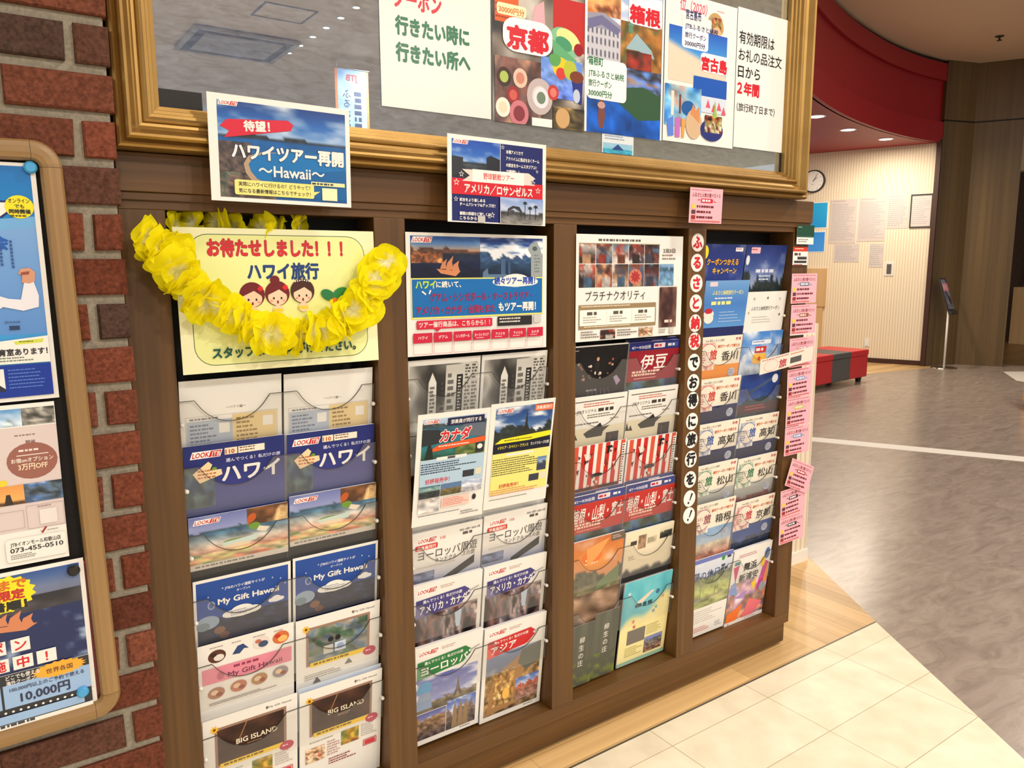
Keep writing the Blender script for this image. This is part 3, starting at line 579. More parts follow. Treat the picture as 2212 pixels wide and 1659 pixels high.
def cv_sunset(s):
    s.pic(0, 0, 210, 297, SUNSET, 30, 34, seed=8); s.r(156, 0, 210, 26, (110, 96, 84)); s.lines(162, 8, 204, 20, 2, (226, 190, 180)); s.e(84, 60, 40, 22, (226, 120, 60)); s.lines(60, 66, 110, 90, 2, (244, 200, 160)); s.pic(0, 180, 210, 297, blobs([(120, 96, 76), (180, 150, 126), (90, 70, 60)], 4), 18, 14)
    s.g([(60, 30), (150, 10), (110, 60), (70, 90)], (240, 160, 90)); s.g([(120, 150), (200, 110), (200, 160), (110, 176)], (110, 130, 90))
def cv_cream(s):
    s.pic(0, 0, 210, 297, grad((236, 226, 196), (230, 218, 190), (200, 190, 170), (60, 58, 60), (30, 30, 34)), 2, 16); s.lines(24, 34, 50, 50, 1, (70, 60, 50), 0.9); s.r(56, 20, 90, 66, (150, 120, 90)); s.pic(56, 20, 90, 66, blobs([(170, 140, 110), (120, 90, 70)], 3), 8, 8); s.r(96, 34, 136, 56, (200, 190, 160)); s.lines(98, 38, 134, 54, 3, (90, 84, 74)); s.pic(150, 14, 204, 50, TEMPLE, 12, 8)
    s.pic(0, 90, 210, 170, lambda U, V, sd: mixc((226, 214, 186), (50, 50, 52), (V - 0.35 - 0.35 * vn(U, U * 0, 12, 1, sd)) * 6), 30, 16, seed=2); s.lines(20, 84, 50, 100, 3, (150, 140, 120))
def cv_yagyu(s):
    s.pic(0, 0, s.w, s.h, lambda U, V, sd: mixc((84, 86, 76), (104, 106, 94), vn(U, V, 8, 2, sd)), 16, 10, seed=3)
    s.pic(0, s.h * 0.62, s.w, s.h, lambda U, V, sd: mixc((86, 88, 76), (120, 134, 60), (fb(U, V, 4, sd) - 0.5) * 4), 14, 10, seed=s.k)
    s.tv('柳生の庄', s.w * 0.5, 62, 22, (240, 238, 228), b=0.0, step=1.2)
def cv_shore(s):
    s.pic(0, 0, 210, 297, BEACH, 40, 40, seed=4); s.e(150, 62, 9, 9, (60, 110, 150)); s.g([(60, 80), (120, 52), (136, 52), (80, 90)], (240, 210, 190)); s.lines(54, 86, 160, 100, 1, (50, 80, 90), 0.9)
    for x, y, c in ((150, 118, (90, 170, 190)), (54, 146, (220, 120, 80)), (60, 166, (206, 90, 90)), (176, 86, (220, 150, 90)), (24, 42, (220, 240, 244)), (140, 130, (110, 150, 200))): s.star(x, y, 9, c)
    s.r(34, 176, 112, 226, (120, 114, 106)); s.lines(118, 176, 190, 214, 6, (190, 180, 110)); s.pic(114, 220, 194, 276, scen([(130, 140, 190)], 0.3, [(110, 110, 110), (130, 90, 70)], 0, (90, 90, 110), 0.1, 0.9), 16, 12); s.lines(30, 236, 104, 272, 5, (190, 180, 110)); s.r(0, 284, 210, 297, (150, 190, 170))
def cv_campaign(s):
    s.pic(0, 0, 210, 297, scen([(30, 46, 110), (40, 60, 140), (60, 80, 140)], 0.62, [(110, 120, 90), (60, 80, 110), (30, 40, 70)], 0.3, (90, 100, 80), 0.14), 26, 26, seed=3); s.e(16, 26, 16, 22, (244, 222, 40)); s.r(160, 10, 196, 22, (236, 226, 230)); s.lines(164, 13, 192, 19, 1, (170, 40, 50))
    s.t('クーポンつかえる', 30, 64, 22, (246, 190, 60), w=150, out=(120, 50, 30), ow=0.05); s.t('キャンペーン', 60, 92, 22, (250, 214, 90), w=114, out=(120, 50, 30), ow=0.05)
def cv_castle(s):
    s.pic(0, 0, 210, 297, scen([(30, 44, 110), (60, 84, 150), (120, 140, 180)], 0.5, [(40, 56, 50), (70, 90, 60), (40, 50, 60)], 0.3, (40, 50, 50), 0.24), 26, 26, seed=9); s.rr(24, 8, 70, 28, 3, (226, 180, 190)); s.lines(28, 13, 66, 22, 1, (170, 40, 50)); s.e(12, 50, 9, 16, (220, 226, 236)); s.lines(60, 80, 176, 92, 1, (214, 220, 236), 0.9); s.lines(80, 100, 160, 122, 2, (206, 214, 230))
def cv_bluesheet(s):
    s.pic(0, 0, 210, 150, grad((110, 160, 214), (70, 126, 200), (90, 150, 214)), 3, 8); s.r(0, 150, 210, 297, (30, 40, 96)); s.rr(20, 4, 56, 18, 2, (226, 206, 216)); s.t('ふるさと納税旅行クーポン', 36, 44, 15, (236, 226, 120), w=150); s.lines(36, 66, 166, 78, 1, (240, 232, 140), 0.9); s.lines(50, 54, 160, 64, 1, (220, 230, 244)); s.e(30, 106, 24, 14, (240, 226, 226)); s.e(28, 96, 18, 9, (190, 40, 56)); s.e(32, 120, 22, 16, (240, 232, 220)); s.lines(80, 100, 190, 140, 4, (170, 200, 236), 0.3)
def cv_whitesheet(s):
    s.t('ふるさと納税旅行クーポン', 105, 62, 15, (60, 64, 60), w=150, al='c')
    for x, y, c in ((40, 24, (150, 160, 150)), (110, 22, (90, 100, 90)), (176, 26, (170, 190, 190)), (20, 70, (190, 180, 120)), (184, 80, (90, 96, 90))): s.star(x, y, 7, c)
    s.lines(40, 84, 160, 110, 3, (190, 190, 180), 0.3); s.lines(20, 140, 120, 176, 4, (90, 94, 90), 0.5); s.g([(150, 160), (156, 132), (164, 160), (160, 200), (152, 200)], (34, 34, 36))
def cv_furu(s, name, acc, low):
    s.pic(0, 92, 210, 297, low, 20, 26, seed=4); s.r(0, 0, 210, 96, (240, 232, 214)); s.pic(0, 20, 84, 110, blobs([(240, 226, 206), tuple(int(0.5 * a + 120) for a in acc), (240, 232, 214)], 5), 16, 14, seed=7)
    s.t('Web 宿泊 ふるさと納税', 30, 17, 9, (130, 120, 110), w=90); s.t('早得', 176, 17, 11, (190, 40, 60), w=26)
    s.e(50, 60, 40, 38, acc, 28); s.e(50, 60, 38, 36, (238, 228, 212), 28); s.t('ふるさと', 14, 60, 14, acc, w=40); s.lines(16, 66, 44, 88, 3, acc); s.t('旅', 58, 74, 36, acc, b=0.03)
    s.t('旅行クーポンで使える', 92, 38, 11, (206, 104, 40), w=108, b=0.03); s.t(name, 116, 80, 34, (60, 58, 56), w=80, b=0.01); s.e(174, 124, 17, 15, (190, 196, 214)); s.lines(162, 116, 186, 132, 3, (120, 130, 160))
LOWBLUE = lambda U, V, sd: mixc((30, 44, 116), (20, 26, 70), np.abs(np.sin(V * 9)))
LOWORANGE = lambda U, V, sd: np.where((V < 0.28)[:, None], np.array((240, 150, 30.)), np.where((V < 0.5)[:, None], np.array((224, 120, 60.)), np.array((240, 226, 206.))))
LOWGREY = scen([(190, 194, 190), (150, 150, 146)], 0.3, [(70, 56, 50), (40, 30, 28)], 0, (120, 60, 56), 0.1)
LOWFUJI = scen([(120, 160, 206), (190, 206, 220)], 0.3, [(226, 214, 190), (200, 110, 90), (60, 80, 90)], 0.3)
LOWNIGHT = scen([(50, 80, 150), (70, 90, 150)], 0.35, [(40, 50, 80), (50, 60, 50), (30, 30, 40)], 0.1, (50, 60, 80), 0.16)
def cv_train(s):
    s.pic(0, 0, 210, 297, scen([(30, 54, 120), (40, 70, 150), (90, 120, 170)], 0.42, [(60, 76, 80), (90, 100, 100), (150, 110, 100)], 0.1, (44, 60, 70), 0.14), 26, 26, seed=6); s.g([(20, 70), (160, 20), (170, 26), (30, 80)], (70, 86, 120)); s.r(0, 104, 210, 140, (90, 60, 70)); s.lines(40, 112, 180, 132, 2, (190, 90, 90)); s.e(180, 24, 16, 16, (230, 232, 236)); s.g([(30, 96), (150, 84), (170, 96), (160, 108), (40, 110)], (60, 80, 90))
def cv_tohoku(s):
    s.pic(0, 0, 210, 297, scen([(70, 130, 210), (120, 170, 226)], 0.4, [(200, 214, 230), (190, 206, 230)], 0.8), 20, 20); s.rr(50, 30, 150, 44, 3, (230, 236, 244)); s.lines(56, 34, 144, 41, 1, (60, 90, 160)); s.r(70, 52, 130, 74, (206, 50, 46)); s.lines(76, 58, 124, 70, 1, W_, 0.8); s.rr(62, 76, 136, 112, 14, (244, 190, 80)); s.star(98, 94, 12, (206, 70, 40)); s.e(20, 90, 12, 16, (220, 226, 240)); s.e(178, 80, 16, 26, (180, 196, 220))
def cv_yume(s):
    s.r(0, 0, 210, 20, (110, 120, 190)); s.pic(0, 16, 210, 190, PARK, 30, 26, seed=5); s.e(160, 20, 9, 10, (60, 150, 70)); s.lines(180, 16, 200, 26, 1, (60, 60, 64), 0.9); s.t('夢の休日', 18, 78, 34, (44, 64, 130), w=128, b=0.01); s.lines(154, 44, 190, 70, 2, (70, 76, 110), 0.7)
    for x in (62, 136): s.g([(x - 2, 170), (x, 96), (x + 2, 170)], (90, 84, 76)); s.e(x, 92, 14, 18, (150, 156, 120))
    s.pic(0, 150, 210, 190, blobs([(170, 170, 120), (150, 160, 110), (130, 130, 130)], 6, 0.4), 18, 8); s.r(0, 188, 210, 297, W_); s.lines(14, 200, 190, 250, 6, (190, 180, 176), 0.4); s.r(10, 262, 30, 284, (190, 196, 214)); s.lines(40, 264, 150, 284, 3, (200, 90, 90)); s.lines(160, 264, 196, 284, 3, (150, 150, 160))
def cv_maihama(s):
    s.pic(0, 130, 210, 280, blobs([(230, 190, 200), (190, 150, 190), (150, 130, 110), (240, 150, 120), (120, 110, 130)], 6), 26, 20, seed=9)
    for p, c in (([(8, 66), (40, 60), (28, 130)], (200, 70, 120)), ([(6, 134), (30, 120), (50, 180), (8, 170)], (130, 160, 210)), ([(178, 70), (204, 84), (200, 150), (150, 190)], (206, 60, 150)), ([(196, 90), (206, 90), (206, 160), (184, 170)], (240, 150, 60)), ([(120, 150), (150, 130), (140, 186)], (240, 206, 60)), ([(30, 190), (110, 170), (80, 200)], (170, 140, 200)), ([(6, 250), (90, 220), (60, 282), (6, 282)], (240, 120, 50)), ([(120, 210), (200, 240), (150, 282), (90, 282)], (236, 120, 130))): s.g(p, c)
    s.e(170, 76, 13, 20, (244, 206, 40)); s.e(188, 46, 14, 22, (90, 120, 180)); s.e(184, 176, 16, 20, (150, 160, 170)); s.lines(30, 22, 170, 36, 2, (200, 150, 150)); s.r(12, 46, 40, 58, (70, 130, 140)); s.t('舞浜', 64, 88, 34, (50, 48, 50), w=70, b=0.02); s.t('新浦安', 46, 128, 32, (50, 48, 50), w=104, b=0.02); s.r(0, 281, 210, 297, W_); s.e(20, 289, 3, 3, (200, 50, 60)); s.lines(110, 285, 190, 293, 1, (180, 170, 190))
def cv_plain(s): s.lines(30, 20, 180, 40, 2, (190, 186, 196))
def cv_crooked(s):
    s.r(0, 0, 200, 50, (240, 228, 214)); s.lines(6, 4, 150, 12, 1, (190, 120, 120)); s.e(40, 28, 26, 20, (226, 180, 176)); s.e(40, 28, 24, 18, (240, 226, 214)); s.t('旅', 70, 42, 30, (190, 60, 80), b=0.03); s.lines(112, 20, 176, 42, 1, (90, 88, 86), 0.9); s.lines(112, 6, 190, 12, 1, (206, 104, 40))
# ---- signs, posters and cards
RED = (206, 30, 46); NV = (24, 34, 100); GRN = (20, 110, 70); PINK = (244, 178, 190)
def sg_lei(s):
    s.rr(24, 12, 396, 274, 40, (70, 96, 70)); s.rr(25.5, 13.5, 394.5, 272.5, 38.5, (232, 236, 160))
    s.t('お待たせしました！！！', 62, 53, 37, (206, 40, 46), w=282, b=0.045, out=(150, 90, 90), ow=0.02)
    s.t('ハワイ旅行', 138, 100, 36, (30, 60, 120), w=150, b=0.045)
    for x, y, f in ((144, 134, 0), (196, 132, 1), (250, 128, 2)):
        hair = (110, 24, 26) if f < 2 else (70, 34, 26)
        s.e(x, y, 26, 26, hair); s.e(x, y + 8, 20, 17, (246, 206, 180)); s.g([(x - 22, y + 4), (x - 20, y - 16), (x + 16, y - 18), (x + 21, y + 4), (x + 4, y - 8)], hair)
        s.e(x - 8, y + 10, 2, 2.6, (40, 24, 20)); s.e(x + 8, y + 10, 2, 2.6, (40, 24, 20)); s.e(x, y + 18, 2, 3.4, (120, 40, 40)); s.e(x - 13, y + 15, 3, 2, (240, 150, 140)); s.e(x + 13, y + 15, 3, 2, (240, 150, 140))
        if f == 1: s.e(x - 4, y - 28, 10, 9, hair)
        if f < 2: s.burst(x + 17, y - 12, 7, 7, 5, (220, 30, 40), 0.6)
        else:
            for i in range(7): s.e(x - 15 + 5 * i, y - 20 - (3 - abs(i - 3)), 1.5, 1.5, W_)
        s.e(x, y + 34, 11, 10, (246, 206, 180)); s.r(x - 10, y + 32, x + 10, y + 38, (240, 206, 40))
    s.g([(312, 190), (318, 140), (322, 140), (320, 190)], (170, 90, 50)); s.e(306, 138, 17, 11, (40, 120, 70), rot=0.5); s.e(334, 134, 18, 11, (40, 130, 70), rot=-0.4); s.e(320, 150, 7, 6, (226, 120, 50))
    s.t('スタッフまでお声がけください。', 58, 258, 24, (20, 80, 70), w=306, b=0.04)
def sg_hawaii(s):
    s.pic(18, 12, 287, 200, HAWAII, 50, 36, seed=6); s.pic(18, 90, 84, 200, lambda U, V, sd: mixc((40, 40, 50), (120, 100, 90), vn(U, V, 14, 18, sd)), 18, 26, seed=3)
    s.pic(18, 150, 130, 200, blobs([(40, 40, 50), (110, 90, 80), (60, 80, 70), (150, 130, 110)], 8, 0.6), 26, 14, seed=5)
    s.g([(66, 132), (76, 116), (104, 106), (150, 104), (150, 190), (110, 182), (84, 168), (70, 150)], (176, 150, 122)); s.g([(76, 132), (86, 118), (110, 108), (170, 102), (286, 99), (286, 194), (190, 190), (130, 176), (92, 160), (80, 146)], (16, 112, 180)); s.g([(120, 150), (286, 130), (286, 194), (190, 190), (130, 176)], (14, 96, 160))
    s.logo(20, 12, 40); s.g([(22, 62), (36, 48), (160, 38), (172, 46), (166, 58), (30, 84), (40, 70)], (206, 34, 60)); s.t('待望！', 70, 66, 22, W_, w=52, b=0.04, rot=-0.06)
    s.t('ハワイツアー再開', 44, 120, 33, W_, w=236, b=0.045, out=(30, 60, 110), ow=0.03); s.t('～Hawaii～', 96, 154, 31, W_, w=140, b=0.02)
    s.rr(46, 164, 212, 194, 4, (236, 226, 130)); s.g([(210, 180), (226, 178), (211, 188)], (236, 226, 130)); s.t('実際にハワイに行けるの？どうやって？', 54, 176, 9.5, (50, 50, 60), w=150); s.t('気になる最新情報はこちらでチェック！', 54, 189, 9.5, (50, 50, 60), w=150)
    s.r(206, 158, 282, 166, (236, 230, 170)); s.lines(208, 160, 280, 165, 1, (60, 70, 60), 0.8); s.r(230, 170, 264, 196, (240, 238, 190))
def sg_la(s):
    s.r(12, 10, 286, 204, NV); s.pic(12, 10, 152, 100, scen([(20, 70, 170), (60, 120, 200)], 0.62, [(60, 70, 80), (40, 44, 50)], 0.4, (30, 34, 40), 0.1), 26, 20, seed=3); s.g([(12, 50), (44, 52), (44, 70), (60, 82), (12, 96)], (40, 44, 52)); s.g([(112, 48), (124, 42), (152, 50), (152, 80), (112, 74)], (30, 34, 42))
    s.logo(14, 10, 46); s.r(152, 10, 153.5, 100, (210, 214, 230)); s.star(160, 18, 6, W_); s.star(160, 18, 4, NV)
    for i, tx in enumerate(('本場アメリカで', 'アナハイムに拠点をおくチーム', 'の試合をホームスタジアム', 'で観戦！！')): s.t(tx, 170, 32 + 16 * i, 10, W_, w=[52, 104, 92, 40][i], b=0.03)
    s.r(12, 102, 286, 140, (206, 28, 44)); s.g([(40, 80), (240, 76), (262, 88), (246, 98), (262, 106), (40, 108), (62, 94)], (226, 210, 200)); s.r(70, 78, 226, 108, (246, 240, 232)); s.t('野球観戦ツアー', 148, 99, 17, (214, 70, 70), w=92, al='c')
    s.t('アメリカ／ロサンゼルス', 150, 134, 25, W_, w=206, al='c', b=0.03)
    for x, y, q in ((24, 112, 9), (38, 92, 8), (254, 100, 8), (270, 118, 9), (22, 152, 7), (266, 70, 5), (262, 60, 4), (118, 190, 6), (128, 186, 8)): s.star(x, y, q, W_); s.star(x, y, q * 0.66, (206, 28, 44) if 102 < y < 140 else NV)
    for i, tx in enumerate(('試合をより楽しめる', 'チームTシャツ&グッズ付！', '', '観戦の詳細など詳しくは', 'こちらから→')):
        if tx: s.t(tx, 32, 156 + 11 * i, 9, W_, w=[74, 104, 0, 90, 60][i], b=0.03)
    s.r(84, 190, 106, 206, (190, 190, 186)); s.pic(152, 140, 286, 204, scen([(120, 150, 210), (190, 200, 220)], 0.65, [(90, 90, 90), (130, 128, 124)], 0.4, (60, 60, 60), 0.14), 24, 14, seed=8); s.r(151, 140, 152.5, 204, (210, 214, 230))
    s.g([(172, 186), (174, 168), (190, 160), (210, 162), (218, 172), (218, 186), (214, 186), (212, 174), (194, 166), (178, 172), (176, 186)], (50, 50, 56))
    for x, y in ((228, 152), (244, 164), (262, 160)): s.r(x - 1, y, x + 1, 192, (40, 36, 34)); s.burst(x, y, 9, 6, 6, (34, 46, 40), 0.5)
def sg_resume(s):
    s.pic(12, 8, 208, 108, DUSK, 36, 24, seed=5); s.pic(208, 8, 404, 108, BAY, 34, 24, seed=9); s.pic(14, 46, 100, 72, blobs([(60, 40, 36), (170, 100, 60), (110, 70, 50), (220, 150, 90)], 9, 0.5), 24, 10)
    for p in ([(92, 86), (98, 72), (112, 62), (108, 74), (110, 86)], [(108, 90), (112, 72), (130, 54), (126, 70), (130, 88)], [(126, 92), (130, 76), (146, 66), (143, 78), (148, 92)], [(82, 86), (150, 92), (136, 104), (94, 97)]): s.g(p, (214, 140, 96))
    s.g([(366, 108), (366, 50), (356, 36), (364, 22), (384, 16), (396, 34), (404, 60), (404, 108)], (150, 160, 160)); s.e(378, 34, 8, 6, (80, 90, 96)); s.lines(376, 50, 398, 100, 6, (110, 120, 126), 0.4); s.g([(214, 108), (216, 94), (230, 84), (232, 100), (290, 100), (300, 108)], (90, 120, 150)); s.r(270, 62, 284, 100, (70, 100, 140)); s.r(292, 70, 300, 100, (60, 90, 130))
    s.logo(14, 10, 58); s.r(12, 108, 404, 206, (230, 226, 110)); s.r(14, 111, 402, 202, (16, 104, 176)); s.cloud(316, 116, 72, 17); s.t('続々ツアー再開！', 250, 124, 20, (30, 70, 170), w=128, b=0.04)
    s.t('ハワイ', 24, 132, 22, (190, 226, 60), w=54, b=0.04); s.t('に続いて、', 80, 130, 17, W_, w=70, b=0.03); s.g([(42, 138), (52, 146), (50, 149), (39, 141)], W_); s.g([(62, 136), (58, 146), (61, 147), (66, 138)], W_)
    s.t('グアム・シンガポール・オーストラリア・', 62, 164, 23, (150, 40, 90), w=306, b=0.03); s.t('アメリカ・カナダ・台湾もまた', 24, 194, 22, (170, 36, 76), w=226, b=0.03); s.t('もツアー再開！', 262, 192, 24, W_, w=118, b=0.045)
    s.rr(24, 210, 242, 231, 3, (206, 34, 60)); s.g([(70, 230), (92, 230), (81, 238)], (206, 34, 60)); s.t('ツアー催行商品は、こちらから！！', 30, 226, 15, W_, w=204, b=0.02); s.r(258, 208, 368, 232, (36, 34, 36)); s.lines(264, 212, 360, 228, 2, (220, 216, 210)); s.r(374, 206, 398, 228, (200, 200, 196))
    for i, tx in enumerate(('ハワイ', 'グアム', 'シンガポール', 'オーストラリア', 'アメリカ', 'アメリカ', 'カナダ')):
        x = 14 + 56 * i; s.fr(x, 240, x + 52, 292, 0.8, (206, 110, 120)); s.r(x, 240, x + 52, 264, (198, 30, 62)); s.t(tx, x + 26, 255, 9, W_, w=[26, 26, 40, 42, 28, 28, 24][i], al='c')
        if i > 2: s.lines(x + 10, 258, x + 42, 262, 1, (240, 200, 206))
def sg_plat(s):
    s.lines(80, 12, 320, 19, 1, (90, 84, 76), 0.9)
    for i in range(5): s.pic(10 + 62 * i, 24, 70 + 62 * i, 80, ROOMS, 12, 10, seed=i + 3)
    for i in range(6): s.pic(10 + 62 * i, 82, 70 + 62 * i, 146, ROOMS if i < 5 else scen([(120, 160, 200)], 0.3, [(90, 130, 170), (120, 160, 190)], 0.3, (60, 90, 110), 0.2), 12, 10, seed=i + 13)
    s.r(10, 24, 320, 26, (170, 150, 120)); s.t('2泊3日', 334, 48, 14, (90, 70, 60), w=50); s.lines(330, 54, 396, 74, 2, (150, 130, 120)); s.e(222, 118, 26, 22, (200, 120, 100)); s.burst(222, 118, 22, 20, 9, (170, 50, 50), 0.6)
    s.t('プラチナクオリティ', 34, 182, 31, (56, 50, 44), w=228, b=-0.005); s.r(10, 194, 308, 262, (150, 128, 92)); s.r(14, 208, 304, 252, (246, 242, 232)); s.lines(20, 197, 300, 204, 1, (230, 216, 190)); s.lines(30, 254, 290, 260, 1, (236, 224, 200))
    for i, tx in enumerate(('建ちび', '豊船', 'ラグジュアリー')): s.lines(26 + 98 * i, 228, 92 + 98 * i, 248, 3, (170, 160, 150)); s.r(112 + 98 * i, 212, 112.8 + 98 * i, 248, (190, 180, 160)); s.lines(40 + 98 * i, 214, 84 + 98 * i, 224, 1, (90, 80, 70), 0.9)
    for x in (90, 240): s.pic(x, 266, x + 56, 292, FOOD2 if x > 100 else ROOMS, 10, 6, seed=x)
    s.lines(18, 268, 84, 290, 3, (120, 110, 100)); s.lines(154, 268, 234, 290, 3, (120, 110, 100)); s.pic(322, 150, 394, 270, lambda U, V, sd: mixc((60, 30, 26), (160, 120, 100), (fb(U, V, 3, sd) - 0.3) * 1.6), 14, 20, seed=7); s.lines(344, 248, 384, 257, 1, (230, 210, 196), 0.9); s.lines(322, 276, 360, 290, 2, (150, 140, 130)); s.r(366, 272, 384, 290, (206, 200, 196))
def sg_coupon(s):
    s.t('クーポン', 36, 196, 48, RED, w=124, b=0.045); s.t('行きたい時に', 40, 254, 43, GRN, w=196, b=0.05); s.t('行きたい所へ', 40, 312, 43, GRN, w=198, b=0.05)
def sg_kyoto(s):
    s.ym = ([0, 180, 284, 420], [0, 164, 246, 420])
    s.pic(0, 0, 297, 420, blobs([(40, 40, 44), (120, 110, 100), (190, 184, 176), (80, 76, 74)], 5), 30, 40, seed=2); s.r(190, 100, 297, 250, (190, 44, 44)); s.r(8, 120, 80, 200, (214, 96, 40)); s.lines(10, 150, 78, 200, 3, (150, 50, 30), 0.3)
    s.rr(14, 148, 104, 178, 8, (246, 232, 190)); s.t('30000円分', 20, 172, 19, (206, 120, 30), w=78, b=0.03)
    s.g([(120, 200), (130, 140), (160, 120), (166, 220)], (226, 170, 180)); s.e(232, 224, 56, 42, (130, 190, 150), rot=0.5); s.e(240, 212, 42, 28, (226, 226, 150), rot=0.5); s.e(226, 230, 30, 20, (70, 150, 110), rot=0.5); s.g([(186, 220), (270, 276), (240, 330), (196, 300)], (96, 170, 120)); s.e(276, 240, 16, 20, (150, 24, 40))
    s.pic(150, 280, 290, 360, scen([(90, 140, 220), (110, 150, 230)], 0.3, [(120, 160, 230), (90, 120, 220)], 0.4), 20, 14, seed=4); s.e(214, 296, 26, 22, (236, 200, 40)); s.e(216, 310, 16, 12, (206, 60, 60)); s.e(196, 282, 20, 16, (90, 160, 90)); s.e(248, 300, 22, 20, (180, 190, 60))
    s.g([(250, 304), (292, 318), (288, 366), (262, 362)], (40, 50, 130)); s.e(270, 350, 12, 14, (190, 200, 220)); s.e(270, 312, 24, 12, (120, 60, 40))
    s.pic(6, 296, 150, 420, blobs([(50, 40, 40), (120, 80, 70), (90, 70, 70), (160, 120, 100)], 5), 24, 22, seed=6)
    for x, y, rx, c, d in ((34, 334, 22, (60, 36, 30), (170, 190, 90)), (84, 332, 22, (226, 190, 170), (200, 130, 110)), (62, 366, 20, (150, 40, 44), (200, 90, 80)), (30, 392, 22, (240, 232, 216), (226, 214, 186)), (80, 400, 30, (200, 120, 130), (130, 50, 60)), (146, 362, 42, (190, 176, 176), (214, 208, 204)), (150, 364, 24, (226, 224, 230), (110, 130, 110)), (190, 350, 18, (190, 60, 56), (220, 120, 110))): s.e(x, y, rx, rx * 0.85, c); s.e(x, y, rx * 0.6, rx * 0.5, d)
    s.pic(190, 376, 297, 420, blobs([(50, 44, 40), (110, 96, 60), (190, 150, 90)], 4), 14, 8); s.e(222, 398, 24, 20, (200, 160, 110)); s.r(120, 404, 186, 420, (240, 236, 232))
    s.rr(30, 180, 186, 284, 40, (250, 246, 246)); s.t('京都', 108, 268, 74, RED, w=128, al='c', b=0.05)
def sg_hakone(s):
    s.ym = ([0, 92, 196, 300, 382, 420], [0, 46, 116, 248, 332, 420])
    s.pic(8, 0, 290, 220, scen([(120, 160, 220), (190, 206, 230)], 0.95, [(190, 200, 220)], 0.9), 20, 16); s.pic(8, 60, 130, 190, blobs([(190, 110, 60), (226, 170, 110), (120, 60, 40), (230, 190, 140)], 4), 18, 18, seed=3)
    s.pic(130, 190, 290, 300, blobs([(120, 90, 50), (170, 110, 50), (90, 100, 60), (140, 70, 50)], 6), 24, 18, seed=5); s.g([(8, 190), (70, 180), (130, 206), (130, 300), (8, 300)], (150, 150, 170)); s.pic(8, 220, 130, 310, lambda U, V, sd: np.where((np.sin(U * 50) > 0.2)[:, None] & (np.sin(V * 26) > -0.3)[:, None], np.array((90, 90, 110.)), np.array((196, 196, 206.))), 40, 26)
    s.g([(10, 206), (60, 190), (128, 214), (120, 228), (60, 212), (14, 226)], (110, 110, 150)); s.g([(150, 250), (190, 214), (250, 244), (262, 262), (200, 250)], (150, 180, 190)); s.pic(154, 252, 250, 310, blobs([(150, 50, 40), (90, 50, 40), (60, 40, 36)], 4), 14, 10); s.r(160, 196, 176, 216, (90, 140, 110)); s.g([(156, 200), (168, 186), (182, 200)], (100, 150, 130))
    s.pic(8, 300, 290, 420, scen([(50, 90, 180), (60, 100, 200)], 0.2, [(30, 90, 180), (20, 80, 170)], 0.3), 24, 16, seed=2); s.pic(150, 290, 290, 370, blobs([(170, 120, 70), (90, 130, 210), (60, 50, 46), (90, 140, 220)], 4), 20, 12, seed=8)
    s.g([(120, 380), (150, 340), (220, 332), (290, 350), (290, 396), (200, 400)], (50, 86, 60)); s.g([(50, 400), (58, 350), (66, 348), (76, 400), (70, 414), (54, 414)], (120, 70, 60)); s.e(60, 372, 12, 4, (190, 160, 150)); s.e(62, 388, 14, 4, (190, 150, 140))
    s.rr(158, 92, 288, 196, 20, (246, 242, 244)); s.t('箱根', 222, 182, 72, RED, w=116, al='c', b=0.05)
    s.rr(8, 282, 154, 382, 14, (246, 246, 242)); s.t('箱根町', 14, 296, 19, GRN, w=52, b=0.03); s.t('JTBふるさと納税', 14, 324, 19, GRN, w=130, b=0.02); s.t('旅行クーポン', 14, 349, 19, GRN, w=84, b=0.02); s.t('30000円分', 14, 374, 19, GRN, w=86, b=0.02); s.r(290, 0, 297, 420, (236, 236, 240)); s.r(0, 0, 8, 420, (236, 236, 240))
